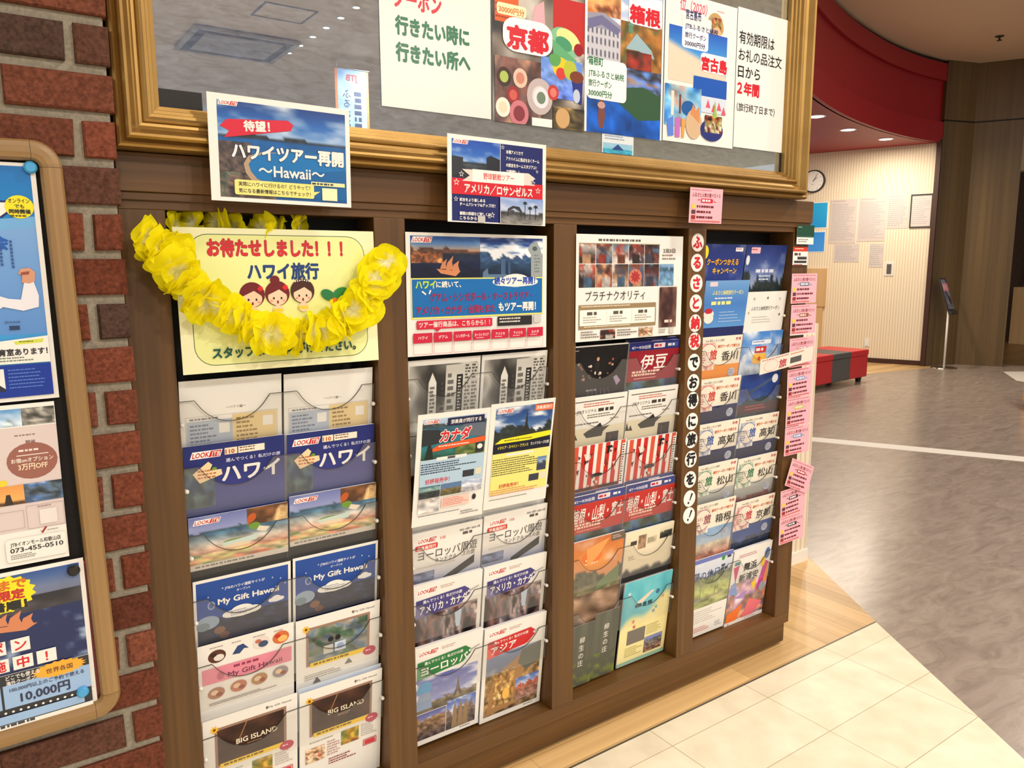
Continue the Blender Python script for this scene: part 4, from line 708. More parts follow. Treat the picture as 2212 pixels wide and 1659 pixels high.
def sg_miyako(s):
    s.ym = ([0, 110, 132, 146, 240, 296, 318, 336, 420], [0, 14, 44, 66, 150, 196, 222, 258, 410])
    s.t('位（2020）', 58, 132, 28, (214, 80, 110), w=116, sh=0.1); s.e(214, 152, 38, 30, (190, 150, 90)); s.pic(186, 132, 240, 172, FOOD, 14, 10); s.lines(220, 116, 270, 122, 1, (226, 150, 150)); s.e(222, 176, 20, 26, (230, 180, 140)); s.rr(70, 139, 196, 196, 6, W_)
    s.pic(16, 176, 270, 330, lambda U, V, sd: mixc(mixc((30, 90, 190), (70, 150, 220), V * 2), (226, 206, 184), (V - 0.25 - 0.5 * U) * 7), 34, 26, seed=3); s.rr(70, 170, 184, 238, 12, (246, 246, 246))
    s.t('宮古島市', 84, 146, 20, NV, w=66, b=0.02); s.t('JTBふるさと納税', 82, 176, 19, NV, w=144, b=0.02); s.t('旅行クーポン', 82, 204, 19, NV, w=92, b=0.02); s.t('30000円分', 82, 230, 19, NV, w=88, b=0.02)
    s.rr(152, 242, 278, 304, 14, (250, 240, 240)); s.t('宮古島', 214, 296, 48, RED, w=114, al='c', b=0.05); s.r(124, 318, 274, 346, (26, 86, 180)); s.pic(4, 336, 160, 400, blobs([(40, 110, 190), (90, 160, 210), (150, 190, 210), (190, 120, 90)], 4), 22, 12, seed=5); s.r(160, 346, 274, 372, (206, 216, 230))
    for x, y in ((190, 356), (216, 362), (240, 358), (262, 364)): s.g([(x - 10, y + 8), (x, y - 6), (x + 12, y + 8)], (214, 90, 110))
    s.r(30, 346, 42, 384, (230, 220, 210)); s.r(64, 350, 72, 380, (120, 60, 50)); s.e(104, 370, 30, 12, (30, 90, 160)); s.g([(14, 392), (40, 386), (44, 416), (20, 418)], (90, 130, 220)); s.g([(48, 388), (70, 386), (70, 418), (50, 418)], (190, 110, 190)); s.g([(76, 388), (92, 388), (88, 418), (78, 418)], (236, 160, 80)); s.e(130, 394, 36, 24, (206, 176, 140)); s.g([(112, 378), (124, 362), (136, 372), (152, 364), (154, 392)], (206, 140, 90)); s.e(210, 400, 52, 18, (40, 50, 120)); s.pic(178, 376, 256, 404, FOOD, 16, 8, seed=9); s.g([(214, 380), (222, 350), (232, 378)], (150, 190, 80))
def sg_limit(s):
    s.ym = ([0, 95, 136, 352, 420], [0, 62, 102, 305, 420])
    for i, (tx, c, z, w, b) in enumerate((('有効期限は', (30, 30, 34), 43, 174, 0.02), ('お礼の品注文', (30, 30, 34), 42, 216, 0.015), ('日から', (30, 30, 34), 42, 108, 0.02), ('２年間', RED, 44, 106, 0.045), ('（旅行終了日まで）', (50, 50, 54), 27, 190, 0.01))): s.t(tx, 10, 136 + 54 * i, z, c, w=w, b=b)
def sg_slip(s): s.pic(4, 26, s.w - 4, s.h, scen([(150, 190, 220), (120, 190, 214)], 0.6, [(60, 160, 190)], 0.2), 10, 8); s.g([(s.w * 0.3, 44), (s.w * 0.5, 28), (s.w * 0.7, 44)], (40, 70, 130)); s.lines(10, 6, s.w - 10, 20, 2, (130, 150, 180))
def sg_card(acc, seed):
    def f(s):
        s.r(0, 0, 148, 105, PINK); s.lines(8, 5, 140, 9, 1, (200, 110, 120), 0.8, seed); s.t('ふるさと人気の宿ベスト３', 10, 26, 13.5, (120, 24, 30), w=126, b=0.03)
        s.rr(48, 31, 104, 44, 5, acc); s.lines(54, 34, 98, 41, 1, (250, 226, 230), 0.9, seed); s.g([(30, 37), (44, 33), (44, 37)], acc); s.g([(108, 37), (122, 41), (108, 41)], acc)
        for i, c in enumerate(((226, 200, 80), (90, 60, 60), (150, 50, 44))): s.r(9, 50 + 16 * i, 27, 62 + 16 * i, c); s.lines(32, 52 + 16 * i, 128, 60 + 16 * i, 1, (110, 40, 50), 0.8, seed * 7 + i)
        s.lines(8, 97, 140, 102, 1, (206, 100, 90), 0.8, seed + 1)
    return f
def sg_green(s): s.r(0, 0, 100, 42, (20, 70, 50)); s.lines(6, 6, 40, 11, 1, (180, 200, 190)); s.r(0, 38, 100, 42, (60, 100, 84)); s.lines(8, 48, 90, 62, 2, (120, 126, 120))
def sg_redwhite(s): s.r(0, 0, 86, 15, (206, 60, 40)); s.lines(10, 4, 76, 11, 1, (250, 220, 200)); s.lines(8, 20, 60, 30, 1, (90, 60, 60), 0.9); s.r(26, 33, 80, 43, (60, 54, 56)); s.r(8, 47, 80, 55, (50, 46, 48)); s.lines(6, 59, 80, 65, 1, (190, 60, 60))
def sg_seminar(s):
    s.r(8, 6, 289, 412, (60, 150, 214)); s.pic(8, 6, 289, 106, grad((14, 110, 186), (20, 130, 200)), 3, 4); s.pic(8, 100, 289, 300, grad((120, 166, 220), (90, 140, 206)), 3, 4); s.g([(8, 120), (289, 92), (289, 110), (8, 140)], (110, 170, 222))
    s.e(232, 78, 14, 14, (20, 90, 150)); s.t('ア', 199, 112, 56, W_, w=53, b=0.05, out=NV, ow=0.06); s.t('会', 218, 148, 27, (30, 90, 180), w=26, b=0.04)
    s.e(267, 76, 22, 20, (240, 222, 30)); s.t('オンライン', 267, 69, 9, (60, 60, 40), w=32, al='c', b=0.03); s.t('でも', 267, 78, 8, (60, 60, 40), al='c', b=0.03); s.t('同時開催', 267, 87, 8, (40, 40, 30), w=32, al='c', b=0.04); s.lines(252, 90, 282, 94, 1, (90, 86, 40), 0.7)
    s.lines(246, 134, 250, 184, 8, (50, 90, 150), 0.7); s.lines(230, 142, 234, 180, 6, (50, 90, 150), 0.7)
    s.g([(160, 236), (210, 226), (236, 236), (254, 238), (258, 222), (262, 206), (276, 206), (282, 232), (280, 252), (256, 258), (226, 250), (208, 262), (180, 300), (150, 300)], (226, 226, 234)); s.g([(258, 208), (260, 196), (254, 192), (258, 184), (272, 182), (280, 190), (278, 206), (270, 210)], (206, 150, 120)); s.g([(258, 190), (272, 188), (270, 194), (258, 195)], (150, 80, 60))
    s.lines(232, 284, 260, 292, 1, (40, 60, 100), 0.9); s.lines(226, 276, 262, 282, 1, (70, 100, 150))
    s.g([(8, 330), (200, 312), (289, 304), (289, 352), (8, 352)], W_); s.g([(236, 312), (282, 309), (280, 316), (238, 318)], (206, 214, 80)); s.lines(244, 312, 276, 316, 1, (80, 90, 30)); s.t('一時保育室あります！', 176, 336, 13, (50, 50, 54), w=110, b=0.04); s.lines(180, 340, 286, 350, 2, (110, 130, 110)); s.g([(8, 340), (190, 338), (210, 352), (8, 354)], (60, 150, 80))
    s.r(8, 354, 289, 412, (20, 52, 150)); s.r(176, 360, 216, 400, (236, 232, 226)); s.e(198, 376, 9, 11, (206, 166, 140)); s.g([(188, 376), (190, 364), (206, 363), (208, 376), (202, 369), (194, 370)], (30, 24, 24)); s.g([(182, 400), (188, 389), (208, 389), (216, 396), (216, 400)], (40, 44, 60)); s.lines(222, 362, 286, 400, 6, (90, 130, 206), 0.3)
def sg_seminar2(s):
    s.pic(60, 8, 150, 40, scen([(90, 150, 210), (150, 190, 226)], 0.6, [(180, 200, 220)], 0.5), 14, 6); s.pic(150, 8, 202, 40, GREYS, 10, 8); s.r(0, 42, 203, 236, (214, 200, 198)); s.lines(136, 56, 184, 62, 1, (150, 120, 116)); s.t('開催', 160, 74, 8, (120, 90, 86), al='c'); s.e(160, 106, 40, 34, (150, 96, 84)); s.lines(140, 84, 184, 92, 1, (240, 220, 210)); s.r(136, 94, 186, 95.5, (240, 226, 216)); s.t('お宿onオプション', 160, 107, 9, (240, 226, 216), w=66, al='c'); s.t('3万円OFF', 160, 121, 13, (246, 220, 190), w=46, al='c'); s.e(110, 142, 9, 6, (236, 206, 60))
    s.pic(90, 148, 142, 184, scen([(226, 150, 80), (236, 176, 100)], 0.8, [(90, 60, 40)]), 10, 8); s.g([(110, 184), (114, 164), (120, 164), (124, 184)], (50, 40, 40)); s.pic(142, 148, 203, 184, blobs([(40, 50, 60), (90, 110, 130), (60, 110, 190), (190, 196, 200)], 4), 12, 8); s.fr(142, 190, 202, 234, 0.6, (170, 150, 150)); s.lines(160, 193, 192, 197, 1, (150, 120, 120)); s.r(162, 200, 190, 228, (226, 218, 216)); s.fr(90, 196, 138, 230, 0.6, (170, 150, 150))
    s.g([(160, 238), (163, 242), (170, 233), (172, 235), (164, 246)], (150, 30, 30)); s.lines(172, 240, 200, 243, 1, (120, 116, 110)); s.rr(104, 248, 201, 292, 6, (226, 222, 214)); s.rr(105, 249, 200, 291, 5, W_); s.t('JTBイオンモール和歌山店', 112, 262, 9, (60, 60, 60), w=80, b=0.03); s.t('073-455-0510', 111, 274, 12, (60, 60, 62), w=84, b=0.03); s.lines(111, 278, 160, 288, 3, (120, 116, 110))
def sg_half(s):
    s.pic(8, 8, 402, 196, grad((40, 80, 150), (120, 130, 160), (30, 40, 60), (26, 40, 80), (20, 40, 90), (40, 50, 60)), 4, 18); s.pic(250, 66, 402, 196, lambda U, V, sd: mixc((24, 40, 90), (150, 170, 200), (fb(U, V, 5, sd) - 0.56) * 5), 24, 22, seed=3); s.pic(200, 54, 402, 84, blobs([(40, 44, 56), (70, 66, 70), (60, 60, 80)], 5, 0.3), 20, 6)
    for p in ([(258, 100), (264, 88), (280, 79), (277, 90), (280, 102)], [(278, 104), (284, 88), (302, 78), (298, 92), (302, 106)], [(298, 108), (304, 94), (320, 88), (316, 98), (320, 110)], [(248, 100), (326, 108), (306, 118), (262, 112)]): s.g(p, (206, 130, 90))
    s.burst(280, 42, 50, 36, 16, (244, 224, 30), 0.86); s.r(150, 10, 292, 76, (244, 224, 30)); s.t('9/30まで', 226, 32, 20, (206, 110, 30), w=88, b=0.05); s.t('期間限定', 226, 52, 20, (190, 40, 40), w=84, b=0.05); s.t('先着順！', 232, 72, 19, (30, 30, 34), w=80, b=0.045)
    for i, ch in enumerate('クーポン'): s.r(166 + 38 * i, 130, 196 + 38 * i, 156, W_); s.t(ch, 181 + 38 * i, 152, 24, RED, al='c', b=0.03)
    for i, ch in ((1, '実'), (2, '施'), (3, '中'), (4, '！')): s.r(166 + 38 * i, 164, 198 + 38 * i, 190, W_); s.t(ch, 182 + 38 * i, 186, 23, RED, al='c', b=0.03)
    s.r(8, 196, 402, 292, (40, 42, 50)); s.r(8, 216, 256, 262, (150, 184, 224)); s.r(260, 216, 402, 262, (150, 184, 224)); s.burst(352, 208, 46, 16, 20, (244, 170, 50), 0.84); s.t('世界各国', 352, 213, 11, (80, 60, 40), w=44, al='c'); s.t('どこでも使える', 266, 206, 10, W_, w=54); s.t('海外クーポン', 266, 216, 9, W_, w=46); s.t('100,000円以上のご予約で使える', 270, 230, 9, (50, 60, 90), w=122); s.t('10,000円', 286, 254, 23, (40, 50, 80), w=80, b=0.03)
    for i in range(18): s.e(200 + 12 * i, 269, 2.2, 2.2, W_)
    s.r(8, 274, 388, 290, (150, 184, 224)); s.r(8, 292, 402, 300, W_); s.lines(200, 292, 360, 298, 1, (60, 60, 66), 0.8)

# ---------------------------------------------------------------- the room shell
def slab(name, pts, z0, z1, m):
    b = MB(); b.prism(pts, z0, z1); return struct(b.build(name, m))
slab('floor', [(-6, -14), (18, -14), (18, 10), (-6, 10)], -0.2, 0.0, M_VINYL)
slab('floor', [(-6, -0.1), (2.575, -0.1), (-2.93, -8.44), (-6, -8.44)], -0.05, 0.0012, M_TILE)
slab('floor', [(-6, -0.1), (2.16, -0.1), (2.16, 0.82), (-6, 0.82)], -0.05, 0.0012, M_OAKX)
slab('floor', [(2.16, -0.1), (2.577, -0.1), (3.209, 0.82), (2.16, 0.82)], -0.05, 0.0012, M_OAKY)
slab('floor', [(6.5, 4.41), (9.44, 3.946), (10.76, 3.74), (10.8, 4.0), (10.1, 6.4), (6.5, 6.4)], -0.05, 0.0012, M_OAKX)
slab('trim_1', [(-6, -0.104), (2.573, -0.104), (2.577, -0.098), (-6, -0.098)], -0.02, 0.0022, M_GREYTRIM)
slab('trim_2', [(4.93, 2.62), (5.08, 2.70), (6.55, -0.14), (6.40, -0.22)], -0.02, 0.0015, M_WHITE)
slab('trim_3', [(11.04, 2.99), (10.3, 2.53), (10.1, 2.05), (11.4, 2.75)], -0.02, 0.0015, M_WHITE)
slab('ceiling', [(-6, -14), (18, -14), (18, 10), (-6, 10)], CEIL, CEIL + 0.2, M_CEIL)
# partition the rack and the picture are built against
slab('wall_front', [(-3.0, 0.13), (2.0, 0.13), (2.0, 0.45), (-3.0, 0.45)], 1.66, CEIL, M_PANEL)
slab('wall_front', [(-3.0, 0.11), (-0.1, 0.11), (-0.1, 0.45), (-3.0, 0.45)], 0.0, 1.66, M_PANEL)

# brick pier: separate bricks bedded in recessed mortar
PITCH = 0.0821; BR = -0.088; BY = -0.07
b = MB(); R = random.Random(11)
b.box((-1.25, BY + 0.012, 0), (BR - 0.006, 0.105, CEIL), 1)
BC = [(104, 58, 42), (110, 60, 43), (98, 54, 40), (108, 59, 43), (84, 55, 44), (110, 64, 48), (72, 54, 46)]
k0 = int((CEIL - 1.876) / PITCH)
ends = {0: 0.055, 1: 0.168}
for k in range(-k0, 23):
    zt = 1.876 - PITCH * k - 0.0085; zb = zt - PITCH + 0.017
    if zb < 0.002: break
    x1 = BR; wd = (0.052 if k % 2 == 0 else 0.165) + R.uniform(-0.004, 0.004)
    while x1 > -1.2:
        x0 = max(x1 - wd, -1.25)
        c = np.clip(lin(R.choice(BC[:4] + BC if k > 3 else BC[2:])) * R.uniform(0.85, 1.2), 0, 1)
        # slightly chipped, tapered brick face
        q = 0.0035; j = lambda: R.uniform(-0.0015, 0.0015)
        v = [(x0 + j(), BY + q, zb + j()), (x1 + j(), BY + q, zb + j()), (x1 + j(), BY + q, zt + j()), (x0 + j(), BY + q, zt + j()),
             (x0 + q, BY + j(), zb + q), (x1 - q, BY + j(), zb + q), (x1 - q, BY + j(), zt - q), (x0 + q, BY + j(), zt - q),
             (x0, BY + 0.03, zb), (x1, BY + 0.03, zb), (x1, BY + 0.03, zt), (x0, BY + 0.03, zt)]
        f = [(4, 5, 6, 7)] + [(a, (a + 1) % 4, 4 + (a + 1) % 4, 4 + a) for a in range(4)] + [(8 + a, 8 + (a + 1) % 4, (a + 1) % 4, a) for a in range(4)]
        b.add(v, f, 0, c)
        x1 = x0 - 0.0155; wd = 0.21 if (k % 2 == 0 or x0 < -0.3) else 0.21
struct(b.build('wall_left', [M_BRICK, M_MORTAR]))

# low papered pier behind the rack
b = MB(); b.box((2.25, 0.47, 0.06), (2.93, 0.9, 1.17)); struct(b.build('wall_right', M_WALLPAPER))
b = MB(); b.box((2.24, 0.462, 0), (2.938, 0.905, 0.06)); struct(b.build('baseboard_right', M_WHITE))

# waiting corner: papered wall, red soffit, wood-clad column
WB = Vector((10.778, 3.978, 0)); WD = Vector((-0.317, 0.948, 0)); WTH = math.atan2(-0.948, 0.317)
def on_wall(s, z, off=0.0): p = WB + WD * s; return (p.x - 0.948 * off, p.y - 0.317 * off, z)
def wallbox(name, s1, s0, y0, y1, z0, z1, m):
    b = MB(); b.box((-s1, y0, z0), (-s0, y1, z1)); o = b.build(name, m); o.location = WB; o.rotation_euler = (0, 0, WTH); return struct(o)
wallbox('wall_back', 4.2, 0.0, 0.0, 0.2, 0.0, SOFZ + 0.04, M_WALLPAPER)
wallbox('baseboard_back', 4.2, 0.0, -0.015, 0.0, 0.0, 0.07, M_DARKBROWN)
wallbox('trim_4', 0.0, -0.06, -0.05, 0.2, 0.0, SOFZ + 0.04, M_DARKBROWN)
SOFP = [(3.6, 1.95), (5.0, 2.5), (6.2, 2.97), (7.1, 3.33), (8.0, 3.62), (8.9, 3.83), (9.6, 3.94), (10.3, 3.985), (11.25, 3.95)]
SOFB = [(11.25, 4.7), (10.6, 7.4), (3.6, 7.4)]
def smooth_path(p, n=5):
    out = []
    for i in range(len(p) - 1):
        a = p[max(0, i - 1)]; c = p[i]; d = p[i + 1]; e = p[min(len(p) - 1, i + 2)]
        for j in range(n):
            t = j / n; out.append(tuple(0.5 * (2 * c[k] + (d[k] - a[k]) * t + (2 * a[k] - 5 * c[k] + 4 * d[k] - e[k]) * t * t + (3 * c[k] - a[k] - 3 * d[k] + e[k]) * t ** 3) for k in (0, 1)))
    return out + [p[-1]]
SP = smooth_path(SOFP)
b = MB(); b.prism(SP + SOFB, SOFZ, CEIL - 0.05)
def band(z0, z1, d):
    for i in range(len(SP) - 1):
        (x0, y0), (x1, y1) = SP[i], SP[i + 1]
        v = [(x0, y0 + .02, z0), (x1, y1 + .02, z0), (x1, y1 - d, z0), (x0, y0 - d, z0), (x0, y0 + .02, z1), (x1, y1 + .02, z1), (x1, y1 - d, z1), (x0, y0 - d, z1)]
        b.add(v, [(3, 2, 6, 7), (0, 1, 2, 3), (4, 7, 6, 5)])
band(SOFZ, SOFZ + 0.27, 0.045); band(CEIL - 0.27, CEIL - 0.05, 0.045)
struct(b.build('trim_5', M_RED))
b = MB(); b.prism(SP + SOFB, CEIL - 0.05, CEIL); struct(b.build('soffit_gap_fill', M_BLACK))  # flush black layer stands in for the dark gap under the ceiling
C1 = [(10.80, 3.92), (11.33, 3.765), (11.60, 3.24), (12.3, 3.6), (12.3, 4.6), (11.0, 4.6)]
C2 = [(10.80, 3.92), (11.33, 3.765), (12.3, 1.88), (13.0, 2.2), (12.3, 4.6), (11.0, 4.6)]
b = MB(); b.prism(C1, 0, 3.385); b.prism(C2, 3.405, CEIL); struct(b.build('wall_column', M_PANEL))
b = MB(); b.prism([(10.83, 3.93), (11.335, 3.785), (11.61, 3.27), (12.2, 3.6), (12.2, 4.5), (11.0, 4.5)], 3.38, 3.41); struct(b.build('trim_7', M_BLACK))
slab('wall_recess', [(15.6, 0.0), (15.8, 0.0), (15.8, 7.0), (15.6, 7.0)], 0, CEIL, M_RECESS)
slab('lit_wall_band', [(15.3, 0.0), (15.6, 0.0), (15.6, 7.0), (15.3, 7.0)], 3.1, CEIL, M_CEIL)  # paler slab paints the lit upper part of the recess wall
slab('floor', [(11.9, 0.5), (15.6, 0.5), (15.6, 7), (11.9, 7)], -0.05, 0.0012, M_PANELF)
# ---------------------------------------------------------------- the brochure rack
XS = [0.0, 0.5308, 1.0616, 1.5924]; OW = 0.45; ZB = 0.129; ZT = 1.555; XR = 2.13
rack = tag(empty('brochure_rack', (1.02, 0, 0)), 'long brown wooden brochure rack with four open columns under the gilt picture', 'rack')
rack.location = (0, 0, 0)
def part(name, boxes, m, parent, bevel=0.0015):
    b = MB()
    for a, c in boxes: b.box(a, c)
    return b.build(name, m, parent, bevel=bevel)
st = [(-0.085, 0.0)] + [(XS[i] + OW, XS[i + 1]) for i in range(3)] + [(XS[3] + OW, XR)]
for x0, x1 in st: part('stile', [((x0, 0, ZB - 0.0), (x1, 0.1, ZT))], M_WOODV, rack)
part('top_rail', [((-0.085, -0.012, 1.588), (XR, 0.1, 1.662)), ((-0.085, 0.0, ZT), (XR - 0.005, 0.1, 1.588)), ((-0.085, -0.006, 1.572), (XR - 0.002, 0.05, 1.588))], M_WOODH, rack)
part('bottom_rail', [((-0.085, 0, 0.088), (XR, 0.1, ZB))], M_WOODH, rack)
part('plinth', [((-0.085, 0.006, 0.012), (XR - 0.018, 0.44, 0.088))], M_WOODH, rack)
part('foot_shadow_strip', [((-0.07, 0.03, 0.0), (XR - 0.05, 0.42, 0.012))], M_BLACK, rack, 0)  # black strip painting the shadow line under the plinth
part('side_panel', [((XR - 0.02, 0.1, 0.088), (XR, 0.44, 1.662))], M_WOODV, rack)
part('back_panel', [((-0.085, 0.1, 0.088), (XR - 0.02, 0.11, 1.66))], M_BLACK, rack, 0)
LEAN = math.atan(0.12)
def slot(col, side): return XS[col] + (0.1145 if side == 0 else 0.3365)
ROWZ = [1.21, 1.065, 0.915, 0.767, 0.613, 0.44]
def pocket(col, ztop, h=0.11, drop=0.046, x0=0.004, x1=OW - 0.004, arcs=(0.1145, 0.3365), depth=0.052):
    """clear acrylic front with a thumb cut-out over each stack"""
    n = 72; T, Bt = [], []
    for i in range(n + 1):
        x = x0 + (x1 - x0) * i / n; z = ztop - drop
        for a in arcs:
            u = abs(x - a) / 0.078
            if u < 1: z -= depth * (1 - u ** 2.2) ** 0.85
        T.append((x, z)); Bt.append((x, ztop - drop - h))
    yy = lambda z: 0.0125 + (ztop - z) * 0.12
    b = MB(); v = []
    for (x, z), (_, zb) in zip(T, Bt): v += [(x, yy(z), z), (x, yy(z) + 0.002, z), (x, yy(zb), zb), (x, yy(zb) + 0.002, zb)]
    fa, fe = [], []
    for i in range(n):
        a = 4 * i; c = a + 4
        fa += [(a, a + 2, c + 2, c)]; fe += [(a, c, c + 1, a + 1)]
    lip = []
    for i in range(n + 1):    # polished rim along the cut
        x, z = T[i]; x2, z2 = T[min(n, i + 1)]; x1, z1 = T[max(0, i - 1)]; d = math.hypot(x2 - x1, z2 - z1); nx_, nz_ = (z2 - z1) / d * 0.0016, -(x2 - x1) / d * 0.0016
        lip += [(x, yy(z) - 0.0002, z), (x + nx_, yy(z + nz_) - 0.0002, z + nz_)]
    b.add(lip, [(2 * i, 2 * i + 1, 2 * i + 3, 2 * i + 2) for i in range(n)], 1); b.add(v, fa, 0); b.add(v, fe + [(0, 1, 3, 2), (4 * n, 4 * n + 2, 4 * n + 3, 4 * n + 1)], 1)
    # vertical divider bent between the two stacks
    o = b.build('acrylic_pocket', [M_ACRYLIC, M_ACREDGE], rack); o.location = (XS[col], 0, 0)
    for px in (0.007, OW - 0.007):
        z = ztop - drop - 0.05; p = MB(); p.cyl((px, yy(z) + 0.02, z), (px, yy(z) - 0.006, z), 0.0035, n=10); p.ball((px, yy(z) - 0.006, z), 0.0052, n=10, k=6)
        p.build('standoff_pin', M_WHITEMETAL, o, smooth=True)
for c in range(4):
    rows = list(ROWZ)
    if c == 3: rows = [1.36] + rows
    for z in rows:
        if c == 2 and z == 0.44: z2 = z
        pocket(c, z)

# ---------------------------------------------------------------- brochures
def leaf_or_book(name, fn, x, ztop, label, group=None, y=0.02, th=0.0, w=210, h=297, lean=LEAN, yaw=0.0, tilt=0.0, m=None, k=1.033, base=W_, cat='brochure', curl=0.0, wave=0.0, art=None):
    """stands the sheet so that its top edge is at ztop, y; th > 0 gives it a block of pages behind the cover"""
    hh = h * k / 1000
    root = empty(name, (x, y + hh * math.sin(lean), ztop - hh * math.cos(lean)), (lean, tilt, yaw)) if th else None
    s = Sheet(w, h, base, curl, k=k, wave=wave, art=art); fn(s)
    if th:
        s.build('cover', root, m)
        b = MB(); W = w * k / 2000
        n = max(3, int(th / 0.0022)); R = random.Random(int(x * 1e4))
        for i in range(n):
            y0 = 0.0005 + th * i / n; y1 = 0.0005 + th * (i + 1) / n - 0.0002; d = R.uniform(0, 0.002)
            b.box((-W + 0.0006, y0, 0.0), (W - 0.0006 - R.uniform(0, 0.001), y1, hh - 0.0006 - d), 0, lin((226, 224, 222) if i % 2 else (206, 206, 212)))
        b.build('page_block', M_PAPER, root)
    else:
        root = s.build(name, None, m); root.location = (x, y + hh * math.sin(lean), ztop - hh * math.cos(lean)); root.rotation_euler = (lean, tilt, yaw)
    tag(root, label, cat, group)
    return root
def stack_copy(o, label, dy, dz, dx=0.0):
    """the same brochure once more behind the front one"""
    c = o.copy(); COL.objects.link(c); c['label'] = label
    for ch in o.children: k = ch.copy(); COL.objects.link(k); k.parent = c
    c.location = o.location + Vector((dx, dy, dz)); return c
G1 = 'brochures in the column under the yellow garland'; G2 = 'brochures in the column with the two propped flyers'
G3 = 'brochures in the column left of the round letter discs'; G4 = 'brochures in the column beside the pink cards'
def P(col, side, row, fn, label, th=0.006, z=None, **kw):
    g = (G1, G2, G3, G4)[col]
    return leaf_or_book('travel_brochure', fn, slot(col, side), ROWZ[row] if z is None else z, label, g, th=th, **kw)
# column 1
P(0, 0, 0, cv_white, 'white leaflet with blue and beige boxes under the garland sign, left one', 0.003, z=1.206)
P(0, 1, 0, cv_white, 'white leaflet with blue and beige boxes under the garland sign, right one', 0.003, z=1.203)
P(0, 0, 1, cv_hawaii, 'navy Hawaii catalogue with big white katakana, left of its pair', 0.008, z=1.066)
P(0, 1, 1, cv_hawaii, 'navy Hawaii catalogue with big white katakana, right of its pair', 0.008, z=1.064)
P(0, 0, 2, cv_table, 'short landscape booklet with a seaside dining table photo, left of its pair', 0.006, z=0.908, h=121, art=(210, 148))
P(0, 1, 2, cv_table, 'short landscape booklet with a seaside dining table photo, right of its pair', 0.006, z=0.917, h=121, art=(210, 148))
P(0, 0, 3, cv_giftblue, 'blue gift leaflet with white cloud and white border, left of its pair', 0.0, z=0.765)
P(0, 1, 3, cv_giftblue, 'blue gift leaflet with white cloud and white border, right of its pair', 0.0, z=0.768)
P(0, 0, 4, cv_giftpink, 'cream gift leaflet with a pink band between rows of round food photos', 0.0, z=0.614)
P(0, 1, 4, cv_shop, 'white leaflet with framed shop photo and yellow ribbon, above the brown island one', 0.0, z=0.612)
P(0, 0, 5, cv_island, 'white leaflet with dark brown BIG ISLAND picture, bottom left of the garland column', 0.0, z=0.434)
a = P(0, 1, 5, cv_island, 'white leaflet with dark brown BIG ISLAND picture, bottom right of the garland column', 0.0, z=0.427)
P(0, 1, 5, cv_plain, 'pale blue sheet showing its top edge behind the right BIG ISLAND leaflet', 0.0, z=0.437, y=0.026, base=(196, 208, 226))
# column 2
P(1, 0, 0, cv_news, 'black-and-white newspaper-like leaflet under the blue tour sign, left one', 0.004)
P(1, 1, 0, cv_news, 'black-and-white newspaper-like leaflet under the blue tour sign, right one', 0.008)
a = P(1, 0, 2, cv_eurotour, 'white European round trip catalogue with red tag, left of its pair', 0.008, z=0.763, y=0.018)
stack_copy(a, 'second copy showing its lilac top edge behind the left European round trip catalogue', 0.012, 0.014, 0.004)
a = P(1, 1, 2, cv_eurotour, 'white European round trip catalogue with red tag, right of its pair', 0.008, z=0.768, y=0.018)
stack_copy(a, 'second copy showing its lilac top edge behind the right European round trip catalogue', 0.012, 0.014, -0.003)
P(1, 0, 3, cv_america, 'America and Canada catalogue with purple luggage tag, left of its pair', 0.009, z=0.620)
P(1, 1, 3, cv_america, 'America and Canada catalogue with purple luggage tag, right of its pair', 0.009, z=0.620)
P(1, 0, 5, cv_europe, 'Europe catalogue with green luggage tag and tower photo', 0.009, z=0.447)
P(1, 1, 5, cv_asia, 'Asia catalogue with red luggage tag and golden building photo', 0.012, z=0.438)
# column 3
P(2, 0, 0, cv_party, 'black brochure with small figures in a dark hall', 0.004, z=1.213)
a = P(2, 1, 0, cv_izu, 'dark red Izu brochure with large white kanji', 0.008, z=1.21)
stack_copy(a, 'second copy showing its top edge behind the dark red Izu brochure', 0.011, 0.008)
P(2, 0, 1, cv_roof, 'cream leaflet with a temple roof and dark panel, left of its pair', 0.004, z=1.063)
P(2, 1, 1, cv_roof, 'cream leaflet with a temple roof and dark panel, right of its pair', 0.006, z=1.065)
P(2, 0, 2, cv_stripes, 'red and white striped brochure, left of its pair', 0.004, z=0.915)
P(2, 1, 2, cv_stripes, 'red and white striped brochure, right of its pair', 0.009, z=0.908)
a = P(2, 0, 3, cv_fuji, 'red brochure for Hakone, Yamanashi and Fuji, left of its pair', 0.008, z=0.763)
stack_copy(a, 'second copy showing its white top edge behind the left Hakone and Fuji brochure', 0.011, 0.008)
a = P(2, 1, 3, cv_fuji, 'red brochure for Hakone, Yamanashi and Fuji, right of its pair', 0.008, z=0.764)
stack_copy(a, 'second copy showing its white top edge behind the right Hakone and Fuji brochure', 0.011, 0.010)
P(2, 0, 4, cv_sunset, 'brochure with an orange sunset landscape cover', 0.008, z=0.622)
P(2, 1, 4, cv_cream, 'cream brochure with ink-black mountain skyline, right of the sunset one', 0.006, z=0.609)
leaf_or_book('narrow_leaflet', cv_yagyu, 1.119, 0.354, 'narrow olive-grey leaflet with white brush kanji, left and lower of the two', 'narrow leaflets at the bottom', w=92, h=210, th=0.0, cat='leaflet')
leaf_or_book('narrow_leaflet', cv_yagyu, 1.219, 0.372, 'narrow olive-grey leaflet with white brush kanji, right and higher of the two', 'narrow leaflets at the bottom', w=98, h=226, th=0.0, cat='leaflet')
P(2, 1, 5, cv_shore, 'yellow and turquoise beach leaflet with little stars at the column bottom', 0.004, z=0.441)
